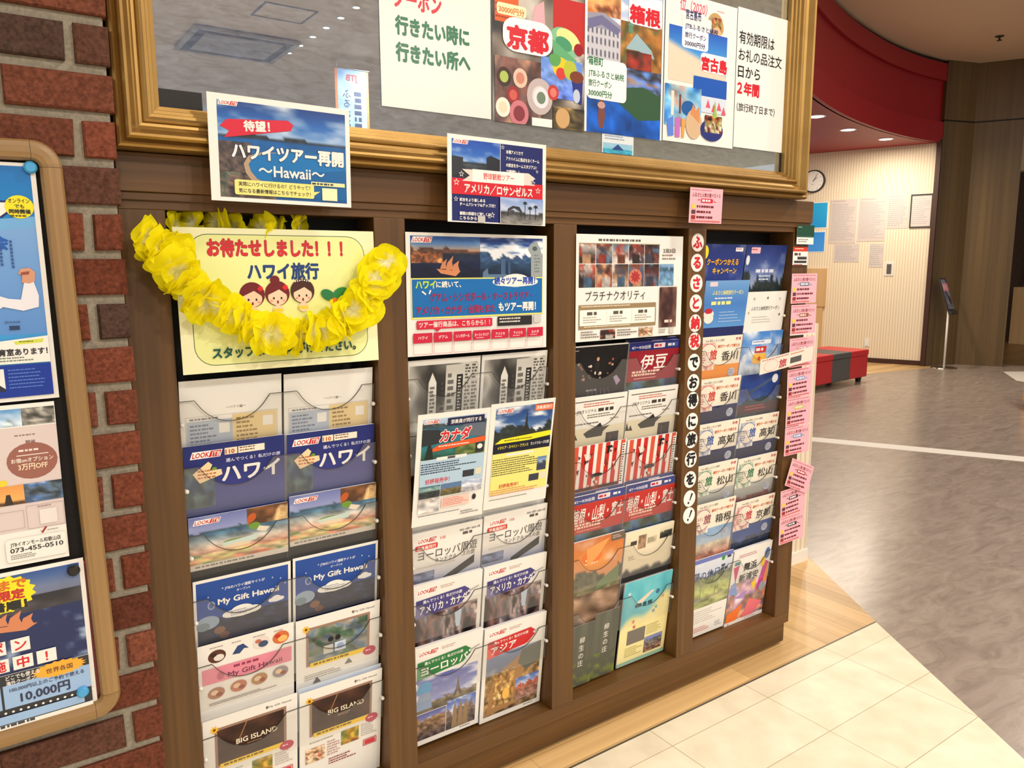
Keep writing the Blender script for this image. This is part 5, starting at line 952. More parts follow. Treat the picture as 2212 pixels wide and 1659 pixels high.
# column 4
P(3, 0, 0, cv_campaign, 'blue campaign leaflet with yellow disc and orange headline at the column top', 0.0, z=1.51)
P(3, 1, 0, cv_castle, 'dark blue scenic leaflet with a small pink label at the column top', 0.0, z=1.51)
P(3, 0, 0, cv_bluesheet, 'sky blue leaflet with yellow text leaning before the campaign leaflet', 0.0, z=1.393, y=0.0, h=200)
P(3, 1, 0, cv_whitesheet, 'white leaflet with thin star ornaments and a black silhouette', 0.0, z=1.352, y=0.012)
F = lambda n, acc, low: (lambda s: cv_furu(s, n, acc, low))
P(3, 0, 0, F('香川', (200, 60, 50), LOWORANGE), 'cream Kagawa brochure with red emblem over an orange band', 0.006, z=1.209)
P(3, 1, 0, cv_tohoku, 'bright blue summer brochure with orange shield, right of the orange-banded one', 0.006, z=1.214)
P(3, 0, 1, F('香川', (200, 60, 50), LOWBLUE), 'cream Kagawa brochure with red emblem over a dark blue foot', 0.006, z=1.069)
P(3, 1, 1, cv_train, 'dark blue brochure with a night bridge and bay photo', 0.006, z=1.066)
P(3, 0, 2, F('高知', (60, 90, 160), LOWBLUE), 'cream Kochi brochure with blue emblem, left of its pair', 0.006, z=0.917)
P(3, 1, 2, F('高知', (60, 90, 160), LOWBLUE), 'cream Kochi brochure with blue emblem, right of its pair', 0.006, z=0.917)
P(3, 0, 3, F('松山', (50, 120, 80), LOWGREY), 'cream Matsuyama brochure with green emblem, left of its pair', 0.006, z=0.775)
P(3, 1, 3, F('松山', (50, 120, 80), LOWGREY), 'cream Matsuyama brochure with green emblem, right of its pair', 0.006, z=0.769)
P(3, 0, 4, F('箱根', (150, 80, 90), LOWFUJI), 'cream Hakone brochure with mauve emblem over a pale sky photo', 0.004, z=0.640)
P(3, 1, 4, F('京都', (190, 60, 70), LOWNIGHT), 'cream Kyoto brochure with red emblem over a dusk roofline', 0.006, z=0.612)
P(3, 0, 5, cv_yume, 'holiday brochure with a park photo and blue brush title', 0.006, z=0.442)
P(3, 1, 5, cv_maihama, 'colourful Maihama brochure with triangle pattern and balloons', 0.012, z=0.430)
leaf_or_book('loose_flyer', cv_crooked, 2.005, 1.138, 'cream flyer sticking out crookedly from the column beside the pink cards', None, y=-0.03, w=290, h=52, art=(200, 50), th=0.0, tilt=-0.10, lean=0.12, cat='flyer')
leaf_or_book('loose_flyer', cv_plain, 1.845, 0.945, 'small grey-blue flyer slipped askew above the right Kochi brochure', None, y=0.040, w=120, h=110, th=0.0, tilt=0.35, base=(150, 166, 180), cat='flyer')

# ---- signs propped or taped on the rack
def sign(name, fn, x, ztop, label, y, w, h, lean=0.0, tilt=0.0, k=1.0, base=W_, m=None, group=None, cat='sign', curl=0.0):
    return leaf_or_book(name, fn, x, ztop, label, group, y=y, w=w, h=h, lean=lean, tilt=tilt, k=k, base=base, m=m or M_GLOSSY, th=0.0, cat=cat, curl=curl)
sign('laminated_sign', sg_lei, 0.2235, 1.522, 'pale yellow-green laminated sign about Hawaii travel with three cartoon girls', -0.018, 420, 288, -0.03, k=1.03, base=(240, 240, 196))
sign('laminated_sign', sg_resume, 0.740, 1.523, 'blue and white tour restart sign with city and bay photos and seven red boxes', -0.004, 418, 296, 0.0, tilt=0.004, k=1.015)
sign('laminated_sign', sg_plat, 1.269, 1.530, 'white sign with two rows of hotel photos and grey katakana title', -0.004, 418, 296, 0.0, k=1.02)
leaf_or_book('tour_flyer', cv_canada, 0.634, 1.083, 'white-bordered Canada tour flyer with red title over a lake photo', None, y=-0.042, lean=0.14, th=0.0, k=1.01, tilt=0.015, cat='flyer')
leaf_or_book('tour_flyer', cv_spire, 0.848, 1.087, 'yellow European tour flyer with an abbey spire photo', None, y=-0.042, lean=0.14, th=0.0, k=1.005, tilt=0.012, cat='flyer')
sign('laminated_sign', sg_hawaii, 0.219, 1.776, 'blue Hawaii tour sign with beach photo taped over the gilt frame', -0.071, 297, 208, 0.0, tilt=0.012, k=0.985)
sign('laminated_sign', sg_la, 0.752, 1.747, 'navy and red American baseball tour sign taped under the gilt frame', -0.071, 297, 207, 0.0, tilt=0.012, k=0.975)
LTR = 'ふるさと納税でお得に旅行を！！'
LZ = [1.513, 1.450, 1.386, 1.323, 1.260, 1.202, 1.134, 1.068, 1.010, 0.941, 0.880, 0.815, 0.746, 0.681, 0.623]
WHO = ['topmost disc', 'second disc from the top', 'third disc from the top', 'fourth disc from the top', 'fifth disc from the top', 'lowest red-lettered disc', 'highest black-lettered disc', 'second black-lettered disc', 'third black-lettered disc', 'fourth black-lettered disc', 'fifth black-lettered disc', 'sixth black-lettered disc', 'disc just above the two exclamation marks', 'upper of the two exclamation mark discs', 'lowest disc, a black exclamation mark']
for i, (ch, z) in enumerate(zip(LTR, LZ)):
    s = Sheet(56, 56, (246, 240, 236), k=1.0, disc=True); red = i < 6
    if red: s.e(28, 28, 25.5, 25.5, (240, 200, 196)); s.e(28, 28, 24.5, 24.5, (248, 238, 234))
    if ch == '！': s.g([(36, 10), (44, 13), (31, 36), (27, 34)], (24, 22, 22)); s.e(23, 42, 4.2, 4.2, (24, 22, 22))
    else: s.t(ch, 28, 43, 42, (206, 40, 50) if red else (22, 20, 20), al='c', b=0.055)
    o = s.build('letter_disc', None, M_PAPER); o.location = (1.5515, -0.0012, z - 0.028)
    tag(o, 'round white paper %s down the wooden stile, lettered %s' % (WHO[i], ch), 'sticker', 'letter discs down the stile')
# pink hotel ranking cards
o = sign('ranking_card', sg_card((206, 40, 70), 1), 1.519, 1.672, 'pink hotel ranking card hanging alone on the top rail above the letter discs', -0.06, 148, 103, 0.03, k=0.985, m=M_PAPER, cat='card')
CARDS = [(2.032, 1.412, 104, 0.0, (90, 120, 150), 'pink ranking card with slate blue banner, uppermost on the right stile'),
         (2.036, 1.302, 110, 0.0, (150, 90, 60), 'pink ranking card with brown banner, second down on the right stile'),
         (2.040, 1.184, 96, -0.02, (200, 150, 150), 'pink ranking card with faint banner behind the crooked flyer'),
         (2.036, 1.073, 100, -0.03, (110, 150, 200), 'pink ranking card with light blue banner just below the crooked flyer'),
         (2.038, 0.966, 106, -0.01, (190, 190, 60), 'pink ranking card with yellow-green banner on the right stile'),
         (2.036, 0.859, 104, 0.0, (100, 150, 200), 'pink ranking card with sky blue banner above the tilted card'),
         None,
         (2.034, 0.627, 108, -0.05, (70, 50, 60), 'pink ranking card with dark banner directly under the tilted card'),
         (2.034, 0.522, 104, -0.02, (60, 56, 60), 'pink ranking card with grey-black banner, lowest on the right stile')]
for i, c in enumerate(CARDS):
    if c: sign('ranking_card', sg_card(c[4], i + 2), c[0] + 0.0735, c[1], c[5], -0.008 - 0.001 * (i % 2), 147, c[2] - 2, 0.0, tilt=c[3], k=1.0, m=M_PAPER, group='pink ranking cards on the right stile', cat='card')
sign('ranking_card', sg_card((170, 30, 40), 20), 2.112, 0.723, 'tilted pink ranking card with crimson banner on the right stile', -0.014, 147, 104, 0.0, tilt=0.38, k=1.0, m=M_PAPER, group='pink ranking cards on the right stile', cat='card')
sign('small_notice', sg_green, 2.094, 1.580, 'small dark green and white notice at the top right corner of the rack', -0.010, 98, 66, k=1.0, m=M_PAPER, cat='notice')
sign('small_notice', sg_redwhite, 2.077, 1.504, 'small white notice with red heading above the pink cards', -0.006, 86, 62, k=1.0, m=M_PAPER, cat='notice')

# ---- flower garland hung over the yellow sign
lei = tag(empty('flower_garland', (0.22, -0.05, 1.4)), 'bright yellow artificial flower garland draped over the pale yellow sign', 'garland')
def flower_mesh(seed):
    R = random.Random(seed); b = MB()
    for layer in range(2):
        npet = 5; nr, na = 6, 10; ph = R.uniform(0, 6.28); lift = 0.02 + 0.26 * layer; size = 0.047 * (1.0 - 0.14 * layer)
        for p in range(npet):
            a0 = ph + 2 * math.pi * p / npet + R.uniform(-.15, .15); w = 2 * math.pi / npet * 0.72; droop = R.uniform(-0.45, 0.35); rl = size * R.uniform(0.86, 1.1)
            v, c = [], []
            for i in range(nr + 1):
                t = i / nr; rad = rl * t
                for j in range(na + 1):
                    u = j / na * 2 - 1
                    ang = a0 + u * w * (0.8 + 0.3 * t); rr = rad * (1 - 0.20 * abs(u) ** 3 * t)
                    z = lift * rad + 0.006 * t * t * math.sin(u * 4.2 + 2 * p + layer) + droop * rad * t * t + 0.007 * u * u * t
                    v.append((rr * math.cos(ang), rr * math.sin(ang), z))
                    k = max(0.0, min(1.0, (t - 0.2) / 0.45)); c.append(lin((255, 254, 228)) * (1 - k) + lin((255, 247, 26)) * k)
            f = [(i * (na + 1) + j, (i + 1) * (na + 1) + j, (i + 1) * (na + 1) + j + 1, i * (na + 1) + j + 1) for i in range(nr) for j in range(na)]
            b.add(v, f, 0, np.array(c))
    o = b.build('flower', M_PETAL, lei, smooth=True); return o
FL = [flower_mesh(i + 1) for i in range(4)]
front = [(-0.048, 1.497), (-0.012, 1.474), (0.004, 1.440), (0.030, 1.400), (0.068, 1.366), (0.112, 1.330), (0.165, 1.302), (0.222, 1.290), (0.282, 1.300), (0.335, 1.318), (0.380, 1.352), (0.412, 1.395), (0.440, 1.440), (0.462, 1.468)]
back = [(-0.020, 1.510), (0.03, 1.527), (0.08, 1.530), (0.13, 1.527), (0.19, 1.526), (0.25, 1.527), (0.31, 1.523)]
def along(pts, step):
    out = []; rest = 0.0
    for (x0, z0), (x1, z1) in zip(pts, pts[1:]):
        d = math.hypot(x1 - x0, z1 - z0); q = rest
        while q < d: out.append((x0 + (x1 - x0) * q / d, z0 + (z1 - z0) * q / d, (x1 - x0) / d, (z1 - z0) / d)); q += step
        rest = q - d
    return out
R = random.Random(4); nfl = 0
for seq, step, yb in ((along(front, 0.027), 0, -0.056), (along(back, 0.042), 1, 0.022)):
    for i, (x, z, tx, tz) in enumerate(seq):
        o = FL[nfl] if nfl < 4 else FL[nfl % 4].copy()
        if nfl >= 4: COL.objects.link(o)
        nfl += 1
        ax = Vector((tx * R.choice((1, 1, 1, -1)), -R.uniform(0.35, 1.3) if step == 0 else -0.5, tz * 0.8 + R.uniform(-0.4, 0.25))).normalized()
        o.parent = lei; q = ax.to_track_quat('Z', 'Y')
        o.rotation_mode = 'QUATERNION'; o.rotation_quaternion = q @ Matrix.Rotation(R.uniform(0, 6.28), 3, 'Z').to_quaternion()
        o.location = Vector((x + R.uniform(-0.004, 0.004), yb + R.uniform(-0.012, 0.006), z + R.uniform(-0.006, 0.006))) - lei.location
        sc = R.uniform(0.9, 1.12) * (1.0 if step == 0 else 0.82); o.scale = (sc, sc, sc)

# ---------------------------------------------------------------- gilt picture frame above the rack
pf = tag(empty('picture_frame', (0, 0, 0)), 'large gilt picture frame with a grey glazed picture and paper posters', 'picture')
X0, X1, Z0, Z1 = -0.087, 2.032, 1.6635, 2.62
PROF = [(0, 0.0), (0, -0.044), (0.003, -0.053), (0.007, -0.056), (0.011, -0.053), (0.0135, -0.047), (0.0155, -0.049), (0.018, -0.060), (0.022, -0.0645), (0.027, -0.063), (0.031, -0.056),
        (0.037, -0.047), (0.044, -0.042), (0.0495, -0.041), (0.052, -0.046), (0.056, -0.0485), (0.060, -0.045), (0.063, -0.036), (0.069, -0.0345), (0.071, -0.028), (0.077, -0.0265), (0.079, -0.019), (0.0865, -0.017), (0.0875, -0.004)]
b = MB(); cs = []
for d, y in PROF: cs.append([(X0 + d, y, Z0 + d), (X1 - d, y, Z0 + d), (X1 - d, y, Z1 - d), (X0 + d, y, Z1 - d)])
v = [p for r in cs for p in r]; f = []
for i in range(len(PROF) - 1):
    for j in range(4): f.append((4 * i + j, 4 * i + (j + 1) % 4, 4 * i + 4 + (j + 1) % 4, 4 * i + 4 + j))
b.add(v, f); b.build('gilt_moulding', M_GOLD, pf)
b = MB(); b.box((X0 + 0.08, -0.002, Z0 + 0.08), (X1 - 0.08, 0.012, Z1 - 0.08)); b.build('picture_glass', M_PICTURE, pf)
b = MB(); b.box((X0 + 0.01, 0.0121, Z0 + 0.01), (X1 - 0.01, 0.12, Z1 - 0.01)); b.build('frame_backing', M_BLACK, pf)
for a, c in (((X0 + 0.086, -0.0035, Z0 + 0.086), (X0 + 0.17, -0.0021, 1.787)), ((1.938, -0.0035, 1.753), (X1 - 0.086, -0.0021, 1.812))):
    b = MB(); b.box(a, c); b.build('dark_mount', M_BLACK, pf)
PG = 'paper posters on the picture glass'
def poster(fn, x0, x1, zb, label, h=420, base=W_):
    w = (x1 - x0) * 1000
    s = Sheet(w, h, base, k=1.0); fn(s); o = s.build('paper_poster', None, M_GLOSSY); o.location = ((x0 + x1) / 2, -0.0048, zb); return tag(o, label, 'poster', PG)
poster(sg_coupon, 0.477, 0.776, 1.806, 'plain white poster with red and green Japanese headline on the picture glass')
poster(sg_kyoto, 0.781, 1.074, 1.803, 'Kyoto food photo poster with big red kanji on the picture glass')
poster(sg_hakone, 1.078, 1.370, 1.806, 'Hakone scenery poster with red kanji and green text on the picture glass')
poster(sg_miyako, 1.381, 1.694, 1.808, 'Miyako island beach poster with navy and red text on the picture glass')
poster(sg_limit, 1.697, 1.960, 1.815, 'white poster with black text and a red line, nearest the right frame edge')
s = Sheet(120, 54, (214, 222, 224), k=1.0); sg_slip(s); o = s.build('paper_slip', None, M_GLOSSY); o.location = (1.205, -0.0044, 1.755); tag(o, 'small pale slip with a tiny mountain below the Hakone poster', 'slip')

# ---------------------------------------------------------------- notice board on the brick pier
TB = -0.0195
nb = tag(empty('notice_board', (-0.56, -0.08, 1.115), (0, TB, 0)), 'wood-framed black notice board on the brick pier, rounded corners', 'notice board')
HW, HH, RC, FW = 0.388, 0.536, 0.045, 0.034
fp = [(0.0, 0.0), (0.0, -0.022), (0.004, -0.029), (0.012, -0.031), (0.022, -0.031), (0.030, -0.028), (0.034, -0.020), (0.034, 0.0)]
def frame_run(kind, pts, m):
    """sweeps the moulding along points with inward normals"""
    b = MB(); v = []
    for (x, z, nx_, nz) in pts:
        for d, y in fp: v.append((x + nx_ * d, y, z + nz * d))
    n = len(fp); f = []
    for i in range(len(pts) - 1):
        for j in range(n - 1): f.append((i * n + j, (i + 1) * n + j, (i + 1) * n + j + 1, i * n + j + 1))
    f += [tuple(range(n)), tuple(range((len(pts) - 1) * n + n - 1, (len(pts) - 1) * n - 1, -1))]
    b.add(v, f); return b.build(kind, m, nb)
g = 0.0006
frame_run('frame_rail', [(-HW + RC + g, HH, 0, -1), (HW - RC - g, HH, 0, -1)], M_BOARDX); frame_run('frame_rail', [(HW - RC - g, -HH, 0, 1), (-HW + RC + g, -HH, 0, 1)], M_BOARDX)
frame_run('frame_rail', [(HW, HH - RC - g, -1, 0), (HW, -HH + RC + g, -1, 0)], M_BOARDZ); frame_run('frame_rail', [(-HW, -HH + RC + g, 1, 0), (-HW, HH - RC - g, 1, 0)], M_BOARDZ)
for sx, sz, a0 in ((1, 1, 90), (1, -1, 0), (-1, -1, -90), (-1, 1, 180)):
    pts = []
    for k in range(9):
        a = math.radians(a0 - k * 90 / 8); pts.append((sx * (HW - RC) + RC * math.cos(a), sz * (HH - RC) + RC * math.sin(a), -math.cos(a), -math.sin(a)))
    frame_run('corner_piece', pts, M_BOARDX)
b = MB(); b.box((-HW + 0.02, -0.006, -HH + 0.02), (HW - 0.02, 0.008, HH - 0.02)); b.build('felt_panel', M_FELT, nb)
def pin_up(fn, xr, ztop, w, h, label, y=-0.094, k=0.97, tilt=TB):
    s = Sheet(w, h, k=k); fn(s); o = s.build('paper_poster', None, M_GLOSSY); W = w * k / 1000; o.location = (xr - W / 2, y, ztop - h * k / 1000); o.rotation_euler = (0, tilt, 0)
    return tag(o, label, 'poster', 'posters on the notice board')
pin_up(sg_seminar, -0.218, 1.618, 297, 420, 'blue seminar poster with a white-sleeved raised fist on the notice board', tilt=-0.010)
pin_up(sg_seminar2, -0.226, 1.206, 203, 300, 'beige and white poster with a brown oval on the notice board', y=-0.096, tilt=-0.004)
pin_up(sg_half, -0.2025, 0.907, 410, 300, 'dark blue coupon poster with yellow burst at the board bottom', y=-0.0985, tilt=-0.008)
s = Sheet(330, 296, (196, 30, 56), k=0.97); s.rr(4, 4, 326, 292, 10, (120, 20, 36)); o = s.build('red_folder', None, M_GLOSSY); o.location = (-0.3515, -0.0925, 0.611); o.rotation_euler = (0, -0.008, 0); tag(o, 'red plastic folder edge behind the dark blue coupon poster', 'folder')
M_PINB = simple('blue_translucent_magnet', (70, 160, 214), 0.25); M_PINK = simple('black_magnet', (20, 20, 20), 0.4)
def magnet(x, z, m, label, y):
    b = MB(); b.cyl((x, y, z), (x, y - 0.004, z), 0.0105, n=24); b.cyl((x, y - 0.004, z), (x, y - 0.008, z), 0.0105, 0.0075, n=24); o = b.build('round_magnet', m); tag(o, label, 'magnet', 'round magnets on the notice board')
magnet(-0.229, 1.612, M_PINB, 'pale blue round magnet at the corner of the seminar poster', -0.0965)
magnet(-0.222, 0.889, M_PINK, 'black round magnet at the top of the coupon poster', -0.102)
magnet(-0.226, 0.648, M_PINB, 'pale blue round magnet at the foot of the coupon poster', -0.102)
# ---------------------------------------------------------------- waiting corner beyond the rack
def wall_sheet(name, fn, s1, s0, z0, z1, label, cat, group=None, off=0.004, base=W_, m=None):
    s = Sheet((s1 - s0) * 1000, (z1 - z0) * 1000, base, k=1.0, thick=2); fn(s); o = s.build(name, None, m or M_PAPER)
    o.location = on_wall((s0 + s1) / 2, z0, off); o.rotation_euler = (0, 0, WTH); return tag(o, label, cat, group)
def tbl(n, seed):
    def f(s):
        s.r(0, 0, s.w, s.h, (206, 194, 188)); s.lines(s.w * .1, s.h * .03, s.w * .8, s.h * .06, 1, (150, 146, 146)); s.lines(s.w * .06, s.h * .1, s.w * .94, s.h * .95, n, (176, 172, 174), 0.5, seed)
    return f
WG = 'printed papers on the cream wall'
wall_sheet('wall_paper', tbl(22, 1), 1.36, 0.985, 1.76, 2.40, 'large text sheet on the cream wall next to the blue panels', 'paper', WG)
wall_sheet('wall_paper', tbl(22, 2), 0.967, 0.587, 1.78, 2.408, 'large text sheet on the cream wall, second from the blue panels', 'paper', WG)
wall_sheet('wall_paper', tbl(14, 3), 0.578, 0.295, 1.955, 2.42, 'medium text sheet on the cream wall beside the black frame', 'paper', WG)
wall_sheet('wall_paper', tbl(9, 4), 1.275, 0.92, 1.482, 1.75, 'wide small text sheet hanging below the two large ones', 'paper', WG)
wall_sheet('wall_paper', tbl(10, 5), 0.783, 0.593, 1.405, 1.745, 'narrow small text sheet on the cream wall near the switch plate', 'paper', WG)
def _bl(c1, c2): return lambda s: (s.pic(12, 12, s.w - 12, s.h - 12, grad(c1, c2), 2, 6))
wall_sheet('notice_sheet', _bl((40, 170, 226), (30, 150, 220)), 1.95, 1.396, 1.99, 2.38, 'bright cyan panel on the cream wall under the clock', 'panel', 'blue panels under the clock')
wall_sheet('notice_sheet', _bl((50, 140, 226), (70, 150, 236)), 1.95, 1.412, 1.63, 1.945, 'mid blue panel on the cream wall below the cyan one', 'panel', 'blue panels under the clock')
fr_ = empty('document_frame', on_wall(0.138, 1.955, 0.002), (0, 0, WTH)); tag(fr_, 'black framed certificate at the right end of the cream wall', 'frame')
b = MB(); w2, h2 = 0.14, 0.465
for a, c in (((-w2, -.015, 0), (w2, 0, .018)), ((-w2, -.015, h2 - .018), (w2, 0, h2)), ((-w2, -.015, .018), (-w2 + .016, 0, h2 - .018)), ((w2 - .016, -.015, .018), (w2, 0, h2 - .018))): b.box(a, c)
b.build('frame_border', M_DARKGREY, fr_)
s = Sheet(250, 430, k=1.0); tbl(13, 8)(s); o = s.build('certificate', fr_, M_PAPER); o.location = (0, -0.006, 0.0175)
ck = empty('wall_clock', on_wall(1.625, 2.69, 0.0), (0, 0, WTH)); tag(ck, 'round black-rimmed white wall clock half hidden by the gilt frame', 'clock')
b = MB(); b.cyl((0, 0, 0), (0, -0.045, 0), 0.17, 0.165, n=40); b.build('clock_rim', M_DARKGREY, ck)
s = Sheet(294, 294, (244, 242, 236), k=1.0, disc=True); s.k = 2
for i in range(12): a = i * math.pi / 6; s.e(147 + 122 * math.sin(a), 147 - 122 * math.cos(a), 5, 5, (60, 60, 60), 8)
s.lines(126, 190, 168, 204, 1, (70, 70, 74)); o = s.build('clock_face', ck, M_PAPER); o.location = (0, -0.0462, -0.147)
for nm, a, L, w in (('hour_hand', 0.75, 0.075, 0.008), ('minute_hand', 0.5, 0.115, 0.005)):
    b = MB(); b.box((-w / 2, -0.0495, -0.01), (w / 2, -0.0485, L)); h = b.build(nm, M_DARKGREY, ck); h.rotation_euler = (0, a, 0)
def plate(name, s_, z, w, h, label, cat):
    o = empty(name, on_wall(s_, z, 0.0), (0, 0, WTH)); tag(o, label, cat)
    b = MB(); b.box((-w, -0.01, -h), (w, 0, h)); b.build('cover_plate', M_WHITEMETAL, o, bevel=0.003)
    b = MB(); b.box((-w * 0.5, -0.016, -h * 0.7), (w * 0.5, -0.01, h * 0.7)); b.build('insert', M_GREYTRIM if 'thermo' in name else M_WHITE, o, bevel=0.002); return o
plate('thermostat_panel', 0.50, 1.38, 0.062, 0.10, 'small grey control panel on the cream wall right of the sheets', 'control panel')
plate('wall_outlet', 0.735, 0.294, 0.04, 0.062, 'wall outlet low on the cream wall behind the bench', 'outlet')
# beech partition beside the papers
b = MB(); b.box((-2.2, -0.06, 0.81), (-1.355, -0.002, 1.39)); b.box((-2.2, -0.05, 0.0), (-1.385, -0.002, 0.795)); b.box((-2.2, -0.045, 0.79), (-1.39, -0.002, 0.815))
o = b.build('wood_partition', M_BEECH, bevel=0.004); o.location = WB; o.rotation_euler = (0, 0, WTH); tag(o, 'pale beech panel standing against the cream wall behind the pink cards', 'partition')
# striped bench
bn = empty('upholstered_bench', (8.73, 3.585, 0), (0, 0, math.radians(4.6))); tag(bn, 'low bench with red and grey vinyl blocks before the cream wall', 'bench')
for i in range(6):
    x1 = -0.43 * i if i else 0; x0 = -0.43 * (i + 1)
    b = MB(); b.box((x0, 0, 0.065), (x1, 0.52, 0.335)); b.box((x0, -0.008, 0.335), (x1, 0.528, 0.405)); b.build('seat_block', (M_REDVINYL, M_GREYVINYL)[i % 2], bn, bevel=0.012, seg=3)
for x in (-0.08, -1.2, -2.4):
    for y in (0.07, 0.45):
        b = MB(); b.cyl((x, y, 0), (x, y, 0.07), 0.03, 0.04, n=14); b.build('leg', M_BLACK, bn)
# leaflet stand by the column
sd = empty('leaflet_stand', (10.80, 3.66, 0), (0, 0, math.radians(2))); tag(sd, 'slim steel floor stand with a tilted leaflet board beside the wood column', 'stand')
b = MB(); b.cyl((0, 0, 0), (0, 0, 0.012), 0.17, 0.16, n=32); b.build('base', M_STEEL, sd)
b = MB(); b.cyl((0, 0, 0.012), (0, 0, 0.86), 0.014, n=14); b.build('pole', M_WHITEMETAL, sd, smooth=True)
b = MB(); b.box((-0.098, 0, 0), (0.098, 0.012, 0.53)); b.box((-0.098, -0.03, 0), (0.098, 0, 0.05)); o = b.build('board', M_DARKGREY, sd); o.location = (0, -0.06, 0.755); o.rotation_euler = (-0.34, 0, 0)
def lf(s): s.pic(0, 0, s.w, s.h, blobs([(60, 66, 84), (120, 120, 140), (150, 150, 166), (80, 84, 100)], 4), 10, 18); s.r(10, 60, s.w - 10, 170, (214, 130, 150)); s.lines(20, 74, s.w - 20, 150, 4, (240, 220, 226)); s.e(110, 300, 40, 60, (60, 56, 66))
s = Sheet(170, 430, k=1.0); lf(s); o2 = s.build('leaflet', sd, M_GLOSSY); o2.location = (0, -0.06 + 0.075 * 0.35 - 0.006, 0.83); o2.rotation_euler = (-0.34, 0, 0)
# yellow stool at the right edge
ys = empty('cube_stool', (8.40, 1.42, 0), (0, 0, math.radians(28))); tag(ys, 'yellow vinyl cube stool at the right edge of the grey floor', 'stool')
b = MB(); b.box((-0.24, -0.24, 0.04), (0.24, 0.24, 0.36)); b.build('cushion_block', M_YELLOWVINYL, ys, bevel=0.014, seg=3)
for x in (-0.18, 0.18):
    for y in (-0.18, 0.18):
        b = MB(); b.cyl((x, y, 0), (x, y, 0.05), 0.025, n=12); b.build('leg', M_BLACK, ys)
# recess past the column: counter and blue sign
b = MB(); b.box((15.2, 2.6, 0.0), (15.59, 4.66, 1.03)); tag(b.build('wood_counter', M_BEECH, bevel=0.005), 'light wooden counter in the recess past the column', 'counter')
bs = empty('blue_sign', (15.1, 3.4, 1.031)); tag(bs, 'dark blue sign with a white edge over the counter past the column', 'sign')
b = MB(); b.box((0.12, 0, 0), (0.16, 1.06, 1.55)); b.build('sign_panel', M_BLUE, bs, bevel=0.003)
b = MB(); b.box((0.118, 1.06, 0), (0.162, 1.1, 0.92)); b.build('white_edge', M_WHITE, bs, bevel=0)

# ---------------------------------------------------------------- ceiling fittings (those behind the viewer show in the glass, except the added bounce lamp)
def downlight(x, y, z, r, label):
    o = empty('downlight', (x, y, z)); tag(o, label, 'light', 'recessed downlights')
    b = MB(); n = 28; v = []
    for rr, zz in ((r, 0), (r, -0.006), (r * 0.82, -0.008), (r * 0.8, -0.002)): v += [(rr * math.cos(2 * math.pi * i / n), rr * math.sin(2 * math.pi * i / n), zz) for i in range(n)]
    b.add(v, [(k * n + i, k * n + (i + 1) % n, (k + 1) * n + (i + 1) % n, (k + 1) * n + i) for k in range(3) for i in range(n)]); b.build('rim', M_WHITEMETAL, o)
    b = MB(); b.cyl((0, 0, -0.001), (0, 0, -0.0025), r * 0.8, n=n); b.build('diffuser', M_LAMP, o)
for (x, y), w in zip(SOFFIT_LAMPS, ('nearest the gilt frame', 'in the middle', 'farthest from the gilt frame')): downlight(x, y, SOFZ, 0.10, 'round downlight under the red soffit, ' + w)
NL = ['ceiling downlight above the brick pier', 'ceiling downlight above the rack', 'ceiling downlight over the corner of cream tiles', 'ceiling downlight far left of the brick pier', 'ceiling downlight behind the viewer near the air conditioner', 'ceiling downlight over the grey floor', 'added ceiling downlight behind the viewer on the brick side', 'ceiling downlight over the far grey floor']
for (x, y, p, q), l in zip(LAMPS, NL): downlight(x, y, CEIL, 0.13 if q > 0.2 else 0.07, l)
downlight(11.73, 3.05, CEIL, 0.11, 'ceiling downlight just before the wood column')
for i, y in enumerate((-6.0, -6.42, -6.84, -7.27, -7.7, -8.14, -8.56)): downlight(3.3, y, CEIL, 0.045, 'small ceiling downlight in a row seen in the picture glass, ' + ('nearest to the glass', 'second from the glass', 'third from the glass', 'fourth from the glass', 'fifth from the glass', 'beside the air conditioner', 'last of the row')[i])
M_ACBODY = simple('grey_ceiling_unit', (150, 140, 126), 0.5)
ht = empty('ceiling_hatch', (2.73, -7.04, CEIL)); tag(ht, 'thin framed access hatch in the ceiling seen in the picture glass', 'hatch')
part('hatch_frame', [((-0.29, -0.26, -0.006), (0.29, -0.235, 0)), ((-0.29, 0.235, -0.006), (0.29, 0.26, 0)), ((-0.29, -0.235, -0.006), (-0.265, 0.235, 0)), ((0.265, -0.235, -0.006), (0.29, 0.235, 0))], M_DARKGREY, ht, 0); part('hatch_panel', [((-0.265, -0.235, -0.003), (0.265, 0.235, 0))], M_CEIL, ht, 0)
ac = empty('air_conditioner', (2.62, -8.5, CEIL - 0.02)); tag(ac, 'square ceiling air conditioner seen in the picture glass', 'air conditioner')
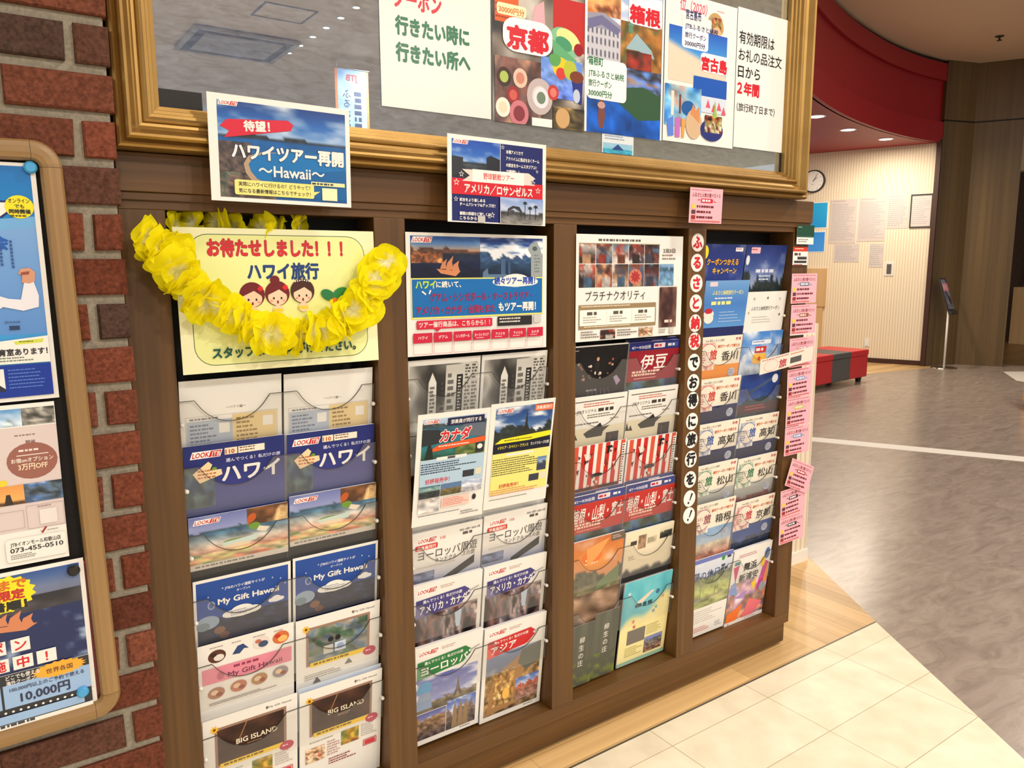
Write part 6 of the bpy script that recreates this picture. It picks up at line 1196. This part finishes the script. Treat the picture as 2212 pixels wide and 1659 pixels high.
def ring(x, y, z0, z1, t): return [((-x, -y, z0), (x, -y + t, z1)), ((-x, y - t, z0), (x, y, z1)), ((-x, -y + t, z0), (-x + t, y - t, z1)), ((x - t, -y + t, z0), (x, y - t, z1))]
part('panel', ring(0.62, 0.56, -0.03, 0, 0.06), M_ACBODY, ac, 0.004); part('air_slot', ring(0.56, 0.50, -0.02, 0, 0.10), M_BLACK, ac, 0); part('grille', [((-0.46, -0.40, -0.035), (0.46, 0.40, 0))], M_ACBODY, ac, 0.01)
sp = empty('ceiling_sprinkler', (10.17, 3.02, CEIL)); tag(sp, 'small dark sprinkler head on the beige ceiling', 'sprinkler')
b = MB(); b.cyl((0, 0, 0), (0, 0, -0.01), 0.05, n=18); b.build('escutcheon', M_GREYTRIM, sp)
b = MB(); b.cyl((0, 0, -0.01), (0, 0, -0.05), 0.012, n=10); b.cyl((0, 0, -0.05), (0, 0, -0.054), 0.03, n=14); b.build('nozzle', M_DARKGREY, sp)
def bn_(s): s.pic(0, 0, 470, 1700, lambda U, V, sd: mixc((104, 136, 176), (150, 172, 192), vn(U, V, 6, 20, sd)), 10, 30); s.r(0, 0, 36, 1700, (180, 104, 44)); s.r(434, 0, 470, 1700, (180, 104, 44)); s.t('JTB', 235, 150, 110, (150, 40, 40), al='c', b=0.04); s.tv('ふるさと', 310, 360, 120, (24, 34, 70), b=0.02); s.lines(110, 280, 210, 1000, 9, (24, 34, 70), 0.7)
bb = empty('hanging_banner', (4.0, -8.2, 2.30), (0, 0, math.pi)); tag(bb, 'blue and orange hanging banner seen in the picture glass', 'banner')
s = Sheet(470, 1700, (206, 220, 236), k=1.0, thick=2); bn_(s); s.build('cloth', bb, M_PAPER)
b = MB(); b.cyl((-0.25, 0.005, 1.70), (0.25, 0.005, 1.70), 0.012, n=12); b.cyl((-0.2, 0.005, 1.7), (-0.2, 0.005, 1.88), 0.003, n=8); b.cyl((0.2, 0.005, 1.7), (0.2, 0.005, 1.88), 0.003, n=8); b.build('hanger', M_STEEL, bb)
